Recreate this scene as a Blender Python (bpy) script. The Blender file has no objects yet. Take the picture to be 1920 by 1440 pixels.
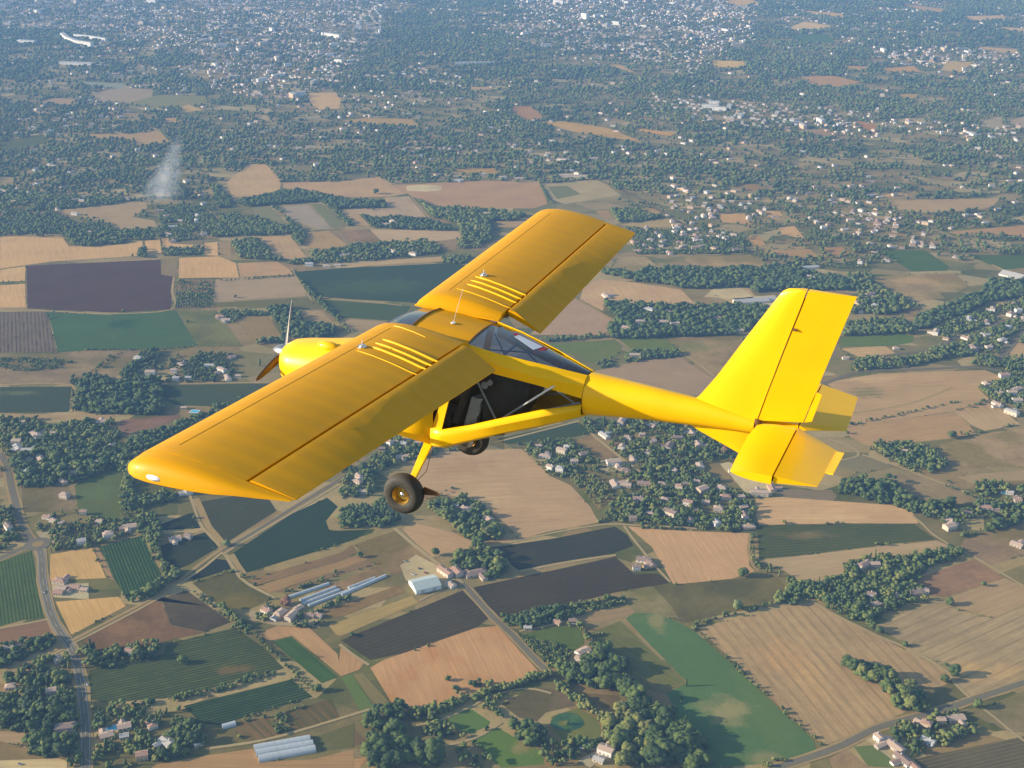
SUN_E, SKY_E, EXPO = 5.1, .115, 0.80
HAZE_D = 7.0e-5
import bpy, bmesh, math, random
import numpy as np
from mathutils import Vector, Matrix
random.seed(7); rng = np.random.default_rng(7)
C = bpy.context.scene.collection
R_ = math.radians

# ------------------------------------------------------------------ helpers
def tag(o, label=None, cat=None, group=None, kind=None):
    if label: o['label'] = label
    if cat: o['category'] = cat
    if group: o['group'] = group
    if kind: o['kind'] = kind
    return o

def link(name, verts, faces, mat=None, parent=None, smooth=False):
    me = bpy.data.meshes.new(name)
    me.from_pydata([tuple(map(float, v)) for v in verts], [], [tuple(f) for f in faces])
    me.validate(); me.update()
    if smooth:
        me.polygons.foreach_set('use_smooth', [True]*len(me.polygons))
    o = bpy.data.objects.new(name, me); C.objects.link(o)
    if mat: me.materials.append(mat)
    if parent: o.parent = parent
    return o

def empty(name, loc=(0,0,0), rz=0):
    o = bpy.data.objects.new(name, None); C.objects.link(o)
    o.location = loc; o.rotation_euler = (0,0,rz); o.empty_display_size = 1
    return o

class MB:
    """collects simple shapes into one mesh"""
    def __init__(s): s.v=[]; s.f=[]
    def add(s, v, f):
        b=len(s.v); s.v += [tuple(p) for p in v]; s.f += [tuple(b+i for i in q) for q in f]; return s
    def box(s, c, d, rz=0, taper=1.0):
        x,y,z=c; a,b,h=d[0]/2,d[1]/2,d[2]/2; cs,sn=math.cos(rz),math.sin(rz)
        vs=[]
        for k,(sx,sy,sz) in enumerate([(-1,-1,-1),(1,-1,-1),(1,1,-1),(-1,1,-1),(-1,-1,1),(1,-1,1),(1,1,1),(-1,1,1)]):
            t = taper if sz>0 else 1
            px,py=sx*a*t,sy*b*t
            vs.append((x+px*cs-py*sn, y+px*sn+py*cs, z+sz*h))
        return s.add(vs,[(0,3,2,1),(4,5,6,7),(0,1,5,4),(1,2,6,5),(2,3,7,6),(3,0,4,7)])
    def tube(s, pts, r, n=10, cap=True):
        pts=[Vector(p) for p in pts]; rr = r if hasattr(r,'__len__') else [r]*len(pts)
        base=len(s.v); ref=None
        for i,p in enumerate(pts):
            d=(pts[min(i+1,len(pts)-1)]-pts[max(i-1,0)]).normalized()
            if ref is None: ref = Vector((0,0,1)) if abs(d.z)<.9 else Vector((1,0,0))
            a=d.cross(ref).normalized(); b=d.cross(a).normalized()
            for k in range(n):
                t=2*math.pi*k/n; s.v.append(tuple(p+(a*math.cos(t)+b*math.sin(t))*rr[i]))
        for i in range(len(pts)-1):
            for k in range(n):
                k2=(k+1)%n; s.f.append((base+i*n+k,base+i*n+k2,base+(i+1)*n+k2,base+(i+1)*n+k))
        if cap:
            s.f.append(tuple(base+k for k in range(n))[::-1]); e=base+(len(pts)-1)*n; s.f.append(tuple(e+k for k in range(n)))
        return s
    def loft(s, secs, closed=True, cap=True):
        base=len(s.v); n=len(secs[0])
        for q in secs: s.v += [tuple(p) for p in q]
        for i in range(len(secs)-1):
            for k in range(n if closed else n-1):
                k2=(k+1)%n; s.f.append((base+i*n+k,base+i*n+k2,base+(i+1)*n+k2,base+(i+1)*n+k))
        if cap:
            s.f.append(tuple(base+k for k in range(n))[::-1]); e=base+(len(secs)-1)*n; s.f.append(tuple(e+k for k in range(n)))
        return s
    def prism(s, poly, off):
        """polygon (3d points) thickened by +-off vector"""
        n=len(poly); o=Vector(off); b=len(s.v)
        s.v += [tuple(Vector(p)-o) for p in poly]+[tuple(Vector(p)+o) for p in poly]
        s.f.append(tuple(b+i for i in range(n))[::-1]); s.f.append(tuple(b+n+i for i in range(n)))
        for i in range(n):
            j=(i+1)%n; s.f.append((b+i,b+j,b+n+j,b+n+i))
        return s
    def lathe_y(s, prof, c, n=40):
        """profile (r, y) around an axis parallel to y through c"""
        base=len(s.v); m=len(prof)
        for k in range(n):
            t=2*math.pi*k/n
            for r,y in prof: s.v.append((c[0]+r*math.cos(t), c[1]+y, c[2]+r*math.sin(t)))
        for k in range(n):
            k2=(k+1)%n
            for i in range(m-1): s.f.append((base+k*m+i,base+k*m+i+1,base+k2*m+i+1,base+k2*m+i))
        return s
    def obj(s, name, mat, parent=None, smooth=False, bevel=0, angle=40):
        o = link(name, s.v, s.f, mat, parent)
        bm = bmesh.new(); bm.from_mesh(o.data)
        bmesh.ops.recalc_face_normals(bm, faces=bm.faces); bm.to_mesh(o.data); bm.free()
        if bevel:
            m=o.modifiers.new('b','BEVEL'); m.width=bevel; m.segments=2; m.limit_method='ANGLE'; m.angle_limit=R_(35)
        if smooth:
            o.data.polygons.foreach_set('use_smooth',[True]*len(o.data.polygons))
            try: o.data.set_sharp_from_angle(angle=R_(angle))
            except Exception: pass
        return o

# ------------------------------------------------------------------ materials
def new_mat(name):
    m=bpy.data.materials.new(name); m.use_nodes=True
    nt=m.node_tree; b=nt.nodes['Principled BSDF']; return m,nt,b
def nd(nt,t,**kw):
    n=nt.nodes.new(t)
    for k,v in kw.items(): setattr(n,k,v)
    return n
def ramp(nt, src, stops):
    r=nt.nodes.new('ShaderNodeValToRGB'); e=r.color_ramp.elements
    while len(e)>1: e.remove(e[-1])
    e[0].position=stops[0][0]; e[0].color=(*stops[0][1],1)
    for p,c in stops[1:]:
        q=e.new(p); q.color=(*c,1)
    nt.links.new(src,r.inputs[0]); return r.outputs[0]
def noise(nt, vec, scale, detail=4, rough=.55):
    n=nt.nodes.new('ShaderNodeTexNoise'); n.inputs['Scale'].default_value=scale; n.inputs['Detail'].default_value=detail; n.inputs['Roughness'].default_value=rough
    if vec is not None: nt.links.new(vec,n.inputs['Vector'])
    return n.outputs['Fac']
def mixc(nt, fac, a, b, mode='MIX'):
    m=nt.nodes.new('ShaderNodeMix'); m.data_type='RGBA'; m.blend_type=mode
    for s,v in ((m.inputs[0],fac),(m.inputs[6],a),(m.inputs[7],b)):
        if isinstance(v,(tuple,list)): s.default_value=(*v[:3],1)
        elif isinstance(v,(int,float)): s.default_value=v
        else: nt.links.new(v,s)
    return m.outputs[2]
def mathn(nt, op, a, b=None):
    m=nt.nodes.new('ShaderNodeMath'); m.operation=op
    for s,v in ((m.inputs[0],a),(m.inputs[1],b)):
        if v is None: continue
        if isinstance(v,(int,float)): s.default_value=v
        else: nt.links.new(v,s)
    return m.outputs[0]
def plain(name, col, rough=.5, metal=0, var=.08, nscale=3, spec=.5):
    m,nt,b=new_mat(name); tc=nd(nt,'ShaderNodeTexCoord')
    n=noise(nt,tc.outputs['Object'],nscale)
    c=ramp(nt,n,[(.3,tuple(x*(1-var) for x in col)),(.7,tuple(min(1,x*(1+var)) for x in col))])
    nt.links.new(c,b.inputs['Base Color']); b.inputs['Roughness'].default_value=rough; b.inputs['Metallic'].default_value=metal
    b.inputs['Specular IOR Level'].default_value=spec
    return m
def lin(c):
    return tuple((x/255/12.92 if x/255<=.04045 else ((x/255+.055)/1.055)**2.4) for x in c)

# ------------------------------------------------------------------ camera, sun, sky
W,Hh=1920,1440; F=2451.0; PITCH=22.5; ALT=750.0
sc=bpy.context.scene
cam=bpy.data.cameras.new('camera'); co=bpy.data.objects.new('camera',cam); C.objects.link(co); sc.camera=co
cam.sensor_width=36; cam.lens=36*F/W; cam.clip_start=.5; cam.clip_end=60000
co.location=(0,0,ALT); co.rotation_euler=(R_(90-PITCH),0,0)
cp,sp=math.cos(R_(PITCH)),math.sin(R_(PITCH))
def G(u,v):
    """picture position on the photograph -> the point of flat ground it shows"""
    x=(u-960)/F; y=(v-720)/F
    dx,dy,dz=x, cp-y*sp, -sp-y*cp
    if dz>-.03: dz=-.03
    t=ALT/-dz
    return (dx*t, dy*t)
def px_of(x,y,z=0.0):
    dz=z-ALT; f=y*cp-dz*sp; up=y*sp+dz*cp
    return 960+F*x/f, 720-F*up/f, f
SUN=Vector((-.945,-.06,.315)).normalized()
sl=bpy.data.lights.new('sun','SUN'); sl.energy=SUN_E; sl.angle=R_(.5); sl.color=(1,.87,.67)
so=bpy.data.objects.new('sun',sl); C.objects.link(so); so.rotation_euler=SUN.to_track_quat('Z','Y').to_euler(); so.location=(-60,0,ALT+40)
w=bpy.data.worlds.new('World'); sc.world=w; w.use_nodes=True
nt=w.node_tree; sky=nt.nodes.new('ShaderNodeTexSky'); sky.sky_type='NISHITA'; sky.sun_disc=False
sky.sun_elevation=math.asin(SUN.z); sky.sun_rotation=math.atan2(SUN.x,SUN.y); sky.altitude=400; sky.dust_density=.8; sky.air_density=1.3; sky.ozone_density=1.5
nt.links.new(sky.outputs[0],nt.nodes['Background'].inputs[0]); nt.nodes['Background'].inputs[1].default_value=SKY_E
sc.view_settings.view_transform='Standard'; sc.view_settings.look='None'; sc.view_settings.gamma=1; sc.view_settings.exposure=EXPO
sc.cycles.use_denoising=True; sc.cycles.max_bounces=6; sc.cycles.diffuse_bounces=3; sc.cycles.transparent_max_bounces=10; sc.cycles.volume_bounces=1
sc.cycles.use_adaptive_sampling=False
# ------------------------------------------------------------------ aircraft (frame: x forward, y to its left wing, z up)
CR=Matrix(((-.92186,-.38421,.05053),(-.19076,.33644,-.92218),(.33731,-.85976,-.38344)))
CT=Vector((-1.2583,-.7537,16.0615))
flip=Matrix(((1,0,0),(0,-1,0),(0,0,-1)))
cw=Matrix.Translation((0,0,ALT))@Matrix.Rotation(R_(90-PITCH),4,'X')
AM=cw@(Matrix.Translation(flip@CT)@(flip@CR).to_4x4())
ac=empty('light_aircraft'); ac.matrix_world=AM
tag(ac,'yellow high-wing two-seat light aircraft flying above the fields','aeroplane')

def paint(name,col,rough,coat,seams=None,spec=.3):
    m,nt,b=new_mat(name); tc=nd(nt,'ShaderNodeTexCoord'); O=tc.outputs['Object']
    n=noise(nt,O,1.3,3); n2=noise(nt,O,45,2)
    c=ramp(nt,n,[(.3,tuple(x*.93 for x in col)),(.7,tuple(min(1,x*1.05) for x in col))])
    if seams:
        # ribs under the skin: slight tone bands and a shallow bump across the span
        sx=nd(nt,'ShaderNodeSeparateXYZ'); nt.links.new(O,sx.inputs[0])
        fr=mathn(nt,'FRACT',mathn(nt,'MULTIPLY',sx.outputs[1],1/.29)); d=mathn(nt,'ABSOLUTE',mathn(nt,'SUBTRACT',fr,.5))
        band=ramp(nt,d,[(0,(1,1,1)),(.05,(1,1,1)),(.12,(0,0,0))])
        fc=mathn(nt,'MULTIPLY',band,.08)
        c=mixc(nt,fc,c,tuple(min(1,x*.72) for x in col))
        bp_=nd(nt,'ShaderNodeBump'); bp_.inputs['Strength'].default_value=.35; bp_.inputs['Distance'].default_value=.01
        sm=ramp(nt,d,[(0,(1,1,1)),(.5,(0,0,0))]); nt.links.new(sm,bp_.inputs['Height']); nt.links.new(bp_.outputs[0],b.inputs['Normal'])
    sp_=ramp(nt,n2,[(.74,(0,0,0)),(.80,(1,1,1))]); c=mixc(nt,mathn(nt,'MULTIPLY',sp_,.25),c,(.35,.2,.03))
    nt.links.new(c,b.inputs['Base Color']); b.inputs['Roughness'].default_value=rough; b.inputs['Coat Weight'].default_value=coat; b.inputs['Coat Roughness'].default_value=.08; b.inputs['Specular IOR Level'].default_value=spec
    return m
YEL=(.94,.51,.001)
Mfab=paint('yellow_fabric',(.66,.305,.001),.5,.02,True,.2)
Mpaint=paint('yellow_paint',YEL,.4,.2)
Mseam=plain('seam_and_gap_shade',(.20,.09,.015),.7)  # dark tone of seams, also painted as shade into slot and hinge gaps
Mdark=plain('hinge_steel',(.10,.045,.02),.6)
Mtyre=plain('tyre_rubber',(.035,.034,.034),.75,nscale=30,var=.25)
Mrim=plain('gold_rim',(.55,.36,.08),.35,.6)
Mchrome=plain('polished_metal',(.7,.7,.72),.22,.95)
Malu=plain('grey_tube',(.58,.59,.61),.45,.1)
Mblack=plain('black_cloth',(.060,.054,.052),.75,var=.35,nscale=5)
Mcover=plain('grey_cloth',(.55,.55,.54),.85)
Mred=plain('red_tape',(.42,.02,.03),.5)
Mwhite=plain('white_panel',(.62,.64,.68),.4)
Mwood=plain('propeller_lacquer',(.10,.04,.015),.4,var=.2)
Mblade=plain('propeller_highlight',(.40,.40,.42),.3,.7)  # pale tone puts the highlight into the colour of the upper blade
Mlamp=plain('lamp_glass',(.85,.87,.9),.08)
def glass(name,tint,alpha):
    m,nt,b=new_mat(name)
    nt.nodes.remove(b); out=nt.nodes['Material Output']
    tr=nd(nt,'ShaderNodeBsdfTransparent'); tr.inputs[0].default_value=(*tint,1)
    gl=nd(nt,'ShaderNodeBsdfGlossy'); gl.inputs['Roughness'].default_value=.03
    tc=nd(nt,'ShaderNodeTexCoord'); n=noise(nt,tc.outputs['Object'],3,2)
    bp_=nd(nt,'ShaderNodeBump'); bp_.inputs['Strength'].default_value=.25; bp_.inputs['Distance'].default_value=.03; nt.links.new(n,bp_.inputs['Height']); nt.links.new(bp_.outputs[0],gl.inputs['Normal'])
    fr=nd(nt,'ShaderNodeFresnel'); fr.inputs[0].default_value=1.45
    f=mathn(nt,'ADD',fr.outputs[0],alpha)
    mx=nd(nt,'ShaderNodeMixShader'); nt.links.new(f,mx.inputs[0]); nt.links.new(tr.outputs[0],mx.inputs[1]); nt.links.new(gl.outputs[0],mx.inputs[2]); nt.links.new(mx.outputs[0],out.inputs[0])
    return m
Mglass=glass('cabin_glass',(.50,.55,.78),.15)
Mglass2=glass('side_glass',(.82,.84,.86),.0)

DI=.022
TOP=[(.0,.045),(.018,.085),(.06,.128),(.13,.163),(.24,.19),(.42,.205),(.62,.195),(.85,.168),(1.0,.143),(1.16,.112)]   # distance behind the leading edge, height
BOT=[(1.16,.03),(.9,.0),(.6,-.015),(.3,-.02),(.12,-.008),(.03,.015)]
def le(y): return .15+.033*abs(y)
def interp(T,x):
    for (a,b),(c,d) in zip(T,T[1:]):
        if (x-a)*(x-c)<=0 and a!=c: return b+(d-b)*(x-a)/(c-a)
    return T[-1][1]
def wing(s):
    mb=MB(); secs=[]
    for y in [.44,.50,.56,.62,.75,1.2,1.8,2.4,3.0,3.6,4.2,4.6,4.885]:
        q={.44:.15,.50:.55,.56:.9}.get(y,1)
        secs.append([(le(y)-dx, s*y, DI*y+(z-.08)*q+.08-(0 if y>.55 else .02)) for dx,z in TOP+BOT])
    mb.loft(secs)
    w=mb.obj('wing',Mfab,ac,True)
    # rounded tip block behind which the flaperon ends
    L=.15+.033*4.9; mb=MB(); secs=[]
    XS=[0,.03,.08,.16,.3,.5,.75,.95,1.16,1.35,1.5,1.635]
    OUT=[4.99,5.06,5.105,5.135,5.145,5.14,5.125,5.10,5.06,5.01,4.965,4.925]
    for dx,yo in zip(XS,OUT):
        if dx<=1.16: zt,zb=interp(TOP,dx),(interp(BOT[::-1],dx) if dx>.03 else .03)
        else: t=(dx-1.16)/.475; zt=.112*(1-t)+.045*t; zb=.03*(1-t)+.038*t
        yi=4.889; zc=(zt*.12+zb*.88); sec=[]
        for k in range(11):
            a=math.pi*k/10; yy=yi+(yo-yi)*math.sin(a)**.8; ca=math.cos(a)
            z=zc+(zt-zc)*(1-(1-max(ca,0))**1.5)-(zc-zb)*max(-ca,0)**.8
            sec.append((L-dx, s*yy, DI*4.9+z))
        secs.append(sec)
    mb.loft(secs); t_=mb.obj('wing_tip',Mfab,w,True)
    # flaperon
    mb=MB(); secs=[]
    for y in [.70,1.5,2.5,3.5,4.5,4.872]:
        f=(y-.7)/4.2; x0=le(y)-1.185; z0=DI*y+.085; xt=(-1.46)*(1-f)+(-1.345)*f; zt=-.09*(1-f)+.147*f; 
        sec=[(x0-.02,z0+.035),(x0-.0,z0+.018),(x0+.004,z0-.01),(x0-.012,z0-.04),(x0-.06,z0-.055),(xt,zt-.006),(xt,zt+.004),(x0-.1,z0+.028)]
        secs.append([(a,s*y,b) for a,b in sec])
    mb.loft(secs); fl=mb.obj('flaperon',Mfab,ac,True)
    # dark strip painting the shade in the slot between wing and flaperon
    mb=MB(); mb.loft([[(le(y)-1.15,s*y,DI*y+.065),(le(y)-1.215,s*y,DI*y+.058),(le(y)-1.215,s*y,DI*y+.05),(le(y)-1.15,s*y,DI*y+.055)] for y in (.6,4.88)])
    mb.obj('slot_shade',Mseam,w)
    # pressed stiffeners over the tank
    for (y,x0,x1,r) in ([(1.70,-.20,-1.0,.007),(1.50,-.26,-1.01,.017),(1.37,-.26,-1.02,.017),(1.22,-.27,-1.02,.017),(.72,-.15,-.62,.006)] if s>0 else
                      [(1.42,-.24,-1.0,.015),(1.26,-.25,-1.0,.015),(1.10,-.27,-1.0,.015),(.88,-.22,-1.02,.006)]):
        pts=[]; n=9
        for k in range(n):
            x=x0+(x1-x0)*k/(n-1); pts.append((x,s*(y+.1*k/(n-1)*(1 if s>0 else -1)),DI*y+interp(TOP,le(y)-x)+.003))
        mb=MB(); mb.tube(pts,[r*(.5 if k in(0,n-1) else 1) for k in range(n)],8); mb.obj('stiffener',Mpaint,w,True)
    # seam of the leading edge skin
    mb=MB(); 
    pts=[]
    for k in range(24):
        y=.8+3.9*k/23; x=le(y)-.33; pts.append((x,s*y,DI*y+interp(TOP,.33)+.001))
    mb.tube(pts,.0022,4); mb.obj('skin_seam',Mseam,w)
    # fuel cap with vent pipe
    yc,xc=(1.56,-.19) if s>0 else (1.53,-.31); zc=DI*yc+interp(TOP,le(yc)-xc)
    c=MB(); c.tube([(xc,s*yc,zc-.01),(xc,s*yc,zc+.012)],.05,20); c.tube([(xc,s*yc,zc+.01),(xc,s*yc,zc+.03)],.03,16); cap=c.obj('fuel_cap',Mchrome,w,True)
    p=MB(); p.tube([(xc,s*yc,zc+.02),(xc,s*yc,zc+.085)],.005,8); p.obj('vent_pipe',Mwhite,cap,True)
    # lamp at the tip
    mb=MB(); lx,ly,lz=-.05,5.10,DI*4.9+.055
    for i in range(1): 
        secs=[]
        for k in range(7):
            a=math.pi*k/6; r=math.sin(a)
            secs.append([(lx+.10*math.cos(a),s*(ly+.06*max(.05,r)*math.cos(2*math.pi*j/10)),lz+.04*max(.05,r)*math.sin(2*math.pi*j/10)) for j in range(10)])
    mb.loft(secs); mb.obj('navigation_light',Mlamp,w,True)
    # lift strut and hinge brackets below
    mb=MB(); mb.tube([(.15,s*.50,-1.25),(-.1,s*2.75,.04)],.03,10); mb.obj('lift_strut',Mpaint,ac,True)
    for y in (1.0,2.95,4.5):
        mb=MB(); x0=le(y)-1.1; mb.prism([(x0,s*y,DI*y+.0),(x0-.25,s*y,DI*y-.03),(x0-.22,s*y,DI*y-.1),(x0-.05,s*y,DI*y-.06)],(0,.012,0)); mb.obj('hinge_bracket',Mpaint,w)
for s in (1,-1): wing(s)

def foil_panel(name, P, th, mat, parent, nchord=7, nose=None, tail=None):
    """panel between a front edge and a back edge (lists of 3D points), thickness profile th(t) along the local normal axis"""
    front,back,axis=P; axis=Vector(axis); secs=[]
    for a,b in zip(front,back):
        a,b=Vector(a),Vector(b); up=[];lo=[]
        for k in range(nchord+1):
            t=k/nchord; p=a.lerp(b,t); h=th(t); up.append(p+axis*h); lo.append(p-axis*h)
        secs.append([tuple(p) for p in up+lo[::-1][0:]])
    mb=MB(); mb.loft(secs); return mb.obj(name,mat,parent,True,angle=50)
thf=lambda t: .004+.043*math.sin(min(1,t*1.6+.0)*math.pi/2)**.8
tre=lambda t: .003+.040*(1-t)**1.1
# fin and rudder
fin=foil_panel('fin',([(-3.62,0,-.27),(-3.69,0,-.20),(-3.87,0,.09),(-4.15,0,.62),(-4.43,0,1.13),(-4.475,0,1.20),(-4.53,0,1.235),(-4.62,0,1.25)],
      [(-4.36,0,-.46),(-4.38,0,-.35),(-4.45,0,.0),(-4.57,0,.55),(-4.70,0,1.12),(-4.712,0,1.19),(-4.722,0,1.235),(-4.728,0,1.25)],(0,1,0)),thf,Mpaint,ac)
rud=foil_panel('rudder',([(-4.396,0,-.335),(-4.464,0,.0),(-4.584,0,.55),(-4.716,0,1.12),(-4.743,0,1.252)],
      [(-4.885,0,-.27),(-4.97,0,.1),(-5.075,0,.55),(-5.21,0,1.12),(-5.25,0,1.268)],(0,1,0)),tre,Mpaint,ac)
MB().prism([(-4.90,0,-.265),(-4.98,0,-.235),(-5.045,0,.10),(-4.985,0,.115)],(0,.007,0)).obj('trim_tab',Mpaint,rud)
MB().tube([(-4.64,.045,.80),(-4.68,.05,.80)],.016,8).obj('rudder_horn',Mdark,rud)
MB().tube([(-4.39,.02,-.42),(-4.40,.03,-.32)],.045,10).obj('hinge_fitting',Mdark,ac)
MB().prism([(-4.385,0,-.33),(-4.40,0,-.33),(-4.722,0,1.15),(-4.705,0,1.15)],(0,.03,0)).obj('hinge_gap_shade',Mseam,fin)  # dark strip painted in for the shade between fin and rudder
vf=foil_panel('ventral_fin',([(-3.60,0,-.56),(-3.75,0,-.625),(-4.24,0,-.80)],[(-4.34,0,-.47),(-4.34,0,-.52),(-4.32,0,-.795)],(0,1,0)),lambda t:.012+.02*math.sin(t*math.pi),Mpaint,ac)
# tailplane: fixed part, elevators, tab
ths=lambda t: .005+.042*math.sin(min(1,t*1.5)*math.pi/2)**.8
for s in (1,-1):
    st=foil_panel('stabilizer',([(-4.40,s*.05,-.385),(-4.375,s*.4,-.38),(-4.385,s*.9,-.38),(-4.41,s*1.38,-.375),(-4.43,s*1.405,-.375)],
        [(-4.83,s*.05,-.375),(-4.835,s*.4,-.375),(-4.84,s*.9,-.372),(-4.845,s*1.38,-.37),(-4.845,s*1.405,-.37)],(0,0,1)),ths,Mpaint,ac)
    el=foil_panel('elevator',([(-4.848,s*.03,-.37),(-4.85,s*.15,-.37),(-4.851,s*.30,-.37),(-4.857,s*.9,-.367),(-4.862,s*1.385,-.365)],
        [(-4.93,s*.035,-.37),(-5.13,s*.16,-.38),(-5.33,s*.30,-.395),(-5.32,s*.9,-.385),(-5.30,s*1.31,-.375)],(0,0,1)),lambda t:.003+.039*(1-t)**1.0,Mpaint,ac)
    MB().box((-4.846,s*.72,-.372),(.016,1.30,.045)).obj('hinge_gap_shade',Mseam,st)  # dark bar painted in for the shade ahead of the elevator
    if s>0: MB().prism([(-5.325,.33,-.392),(-5.31,.93,-.383),(-5.395,.95,-.375),(-5.415,.35,-.38)],(0,0,.006)).obj('trim_tab',Mpaint,el)

# tail boom
def ring(x,w,zt,zb,n=20,p=2.3):
    zc,h=(zt+zb)/2,(zt-zb)/2; out=[]
    for k in range(n):
        a=2*math.pi*k/n; c,s_=math.cos(a),math.sin(a)
        out.append((x,w*math.copysign(abs(c)**(2/p),c),zc+h*math.copysign(abs(s_)**(2/p),s_)))
    return out
mb=MB(); mb.loft([ring(-2.37,.235,-.185,-.70),ring(-2.7,.205,-.195,-.655),ring(-3.1,.17,-.21,-.61),ring(-3.69,.125,-.235,-.565),ring(-4.1,.095,-.29,-.53),ring(-4.36,.075,-.335,-.515)])
boom=mb.obj('tail_boom',Mpaint,ac,True)
mb=MB(); mb.loft([ring(-2.366,.2365,-.1835,-.7015),ring(-2.373,.2365,-.1835,-.7015)]); mb.obj('joint_ring',Mseam,boom,True)
# engine cowling
mb=MB(); mb.loft([ring(1.745,.13,-.66,-.84,28),ring(1.73,.24,-.60,-.95,28),ring(1.66,.335,-.555,-1.05,28),ring(1.52,.385,-.52,-1.13,28),ring(1.2,.425,-.465,-1.20,28),ring(.9,.445,-.41,-1.26,28,2.6),ring(.70,.455,-.385,-1.29,28,2.8)])
cow=mb.obj('engine_cowling',Mpaint,ac,True)
mb=MB(); mb.loft([[(1.02-.16*math.cos(math.pi*k/6)*-1, .20+.075*max(.05,math.sin(math.pi*k/6))*math.cos(2*math.pi*j/12), -.445+.065*max(.05,math.sin(math.pi*k/6))*math.sin(2*math.pi*j/12)) for j in range(12)] for k in range(7)])
mb.obj('air_scoop',Mpaint,cow,True)
# forward fuselage (ahead of the door post), lower rail, belly
def usec(x,w,zs,zb,zin=None):
    return [(x,w,zs),(x,w+.025,zs-.3*(zs-zb)),(x,w-.0,zs-.7*(zs-zb)),(x,w-.07,zb+.04),(x,w-.2,zb),(x,0,zb-.02),(x,-w+.2,zb),(x,-w+.07,zb+.04),(x,-w,zs-.7*(zs-zb)),(x,-w-.025,zs-.3*(zs-zb)),(x,-w,zs)]
def skin(secs,name,mat,parent,th=.018):
    mb=MB(); mb.loft(secs,closed=False,cap=False); o=mb.obj(name,mat,parent,True,angle=30)
    m=o.modifiers.new('t','SOLIDIFY'); m.thickness=th; m.offset=0; return o
skin([usec(.71,.45,-.42,-1.30),usec(.3,.47,-.62,-1.34),usec(-.15,.50,-.60,-1.36),usec(-.62,.555,-.70,-1.36)],'forward_fuselage',Mpaint,ac)
skin([usec(-.60,.56,-1.05,-1.365),usec(-.75,.56,-1.05,-1.36),usec(-1.1,.53,-.925,-1.20),usec(-1.41,.48,-.80,-1.07),usec(-1.9,.36,-.625,-.90),usec(-2.37,.228,-.50,-.705)],'lower_fuselage',Mpaint,ac)
for s in (1,-1):
    MB().loft([[(-.60,s*.555,-1.06),(-.735,s*.56,-1.06),(-.735,s*.535,-1.06),(-.60,s*.535,-1.06)],[(-.70,s*.55,-.74),(-.80,s*.55,-.72),(-.80,s*.525,-.72),(-.70,s*.525,-.74)],[(-.86,s*.50,.0),(-.94,s*.50,.0),(-.94,s*.475,.0),(-.86,s*.475,.0)]]).obj('door_post',Mpaint,ac)
    # upper longeron fairing from the wing root down to the boom
    mb=MB()
    mb.loft([[(-.98,s*.45,.06),(-.98,s*.485,.03),(-.98,s*.505,-.02),(-.98,s*.50,-.15),(-.98,s*.47,-.15)],
             [(-1.34,s*.41,-.0),(-1.34,s*.46,-.045),(-1.34,s*.497,-.11),(-1.36,s*.45,-.25),(-1.36,s*.43,-.25)],
             [(-1.86,s*.265,-.085),(-1.86,s*.33,-.14),(-1.86,s*.375,-.215),(-1.86,s*.335,-.33),(-1.86,s*.315,-.33)],
             [(-2.37,s*.085,-.185),(-2.37,s*.165,-.21),(-2.37,s*.21,-.28),(-2.37,s*.228,-.43),(-2.37,s*.20,-.43)]])
    mb.obj('upper_longeron',Mpaint,ac,True,angle=22)
    # side glazing
    mb=MB(); mb.loft([[(.60,s*.44,-.42),(.62,s*.44,-.44)],[(.2,s*.47,-.02),(.2,s*.475,-.66)],[(-.6,s*.49,.0),(-.6,s*.55,-.9)],[(-.74,s*.49,-.0),(-.74,s*.55,-1.05)],[(-1.0,s*.485,-.12),(-1.1,s*.525,-.93)],[(-1.36,s*.44,-.25),(-1.41,s*.465,-.81)],[(-1.86,s*.325,-.33),(-1.9,s*.345,-.635)],[(-2.34,s*.222,-.43),(-2.34,s*.226,-.51)]],closed=False,cap=False)
    mb.obj('side_window',Mglass2,ac,True)
# roof panel, windscreen, rear window
mb=MB(); mb.loft([[(x,y,z0-.06*(abs(y)/.5)**2) for y in (-.50,-.4,-.2,0,.2,.4,.50)]+[(x,y,z0-.03-.06*(abs(y)/.5)**2) for y in (.50,.4,.2,0,-.2,-.4,-.50)] for x,z0 in ((-.20,.125),(-.5,.122),(-.97,.075))])
roof=mb.obj('roof_panel',Mfab,ac,True)
for x in (-.20,-.965):
    z0=.13 if x>-.5 else .08; mb=MB(); mb.tube([(x,y,z0-.055*(abs(y)/.5)**2) for y in (-.46,-.2,0,.2,.46)],.011,6); mb.obj('roof_frame',Mseam,roof)
mb=MB(); mb.loft([[(x,y*wd,z0-.06*(abs(y)/.5)**2) for y in (-.50,-.35,-.15,0,.15,.35,.50)] for x,z0,wd in ((-.20,.122,.96),(0,.11,.96),(.14,.06,.95),(.30,-.04,.95),(.5,-.2,.93),(.72,-.40,.9))],closed=False,cap=False)
mb.obj('windscreen',Mglass,ac,True)
mb=MB(); mb.loft([[(x,y*wd,z0-.035*(abs(y)/.5)**2) for y in (-.5,-.25,0,.25,.5)] for x,z0,wd in ((-.97,.075,.90),(-1.34,.02,.82),(-1.86,-.075,.53),(-2.36,-.178,.19))],closed=False,cap=False)
mb.obj('rear_window',Mglass,ac,True)
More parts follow.
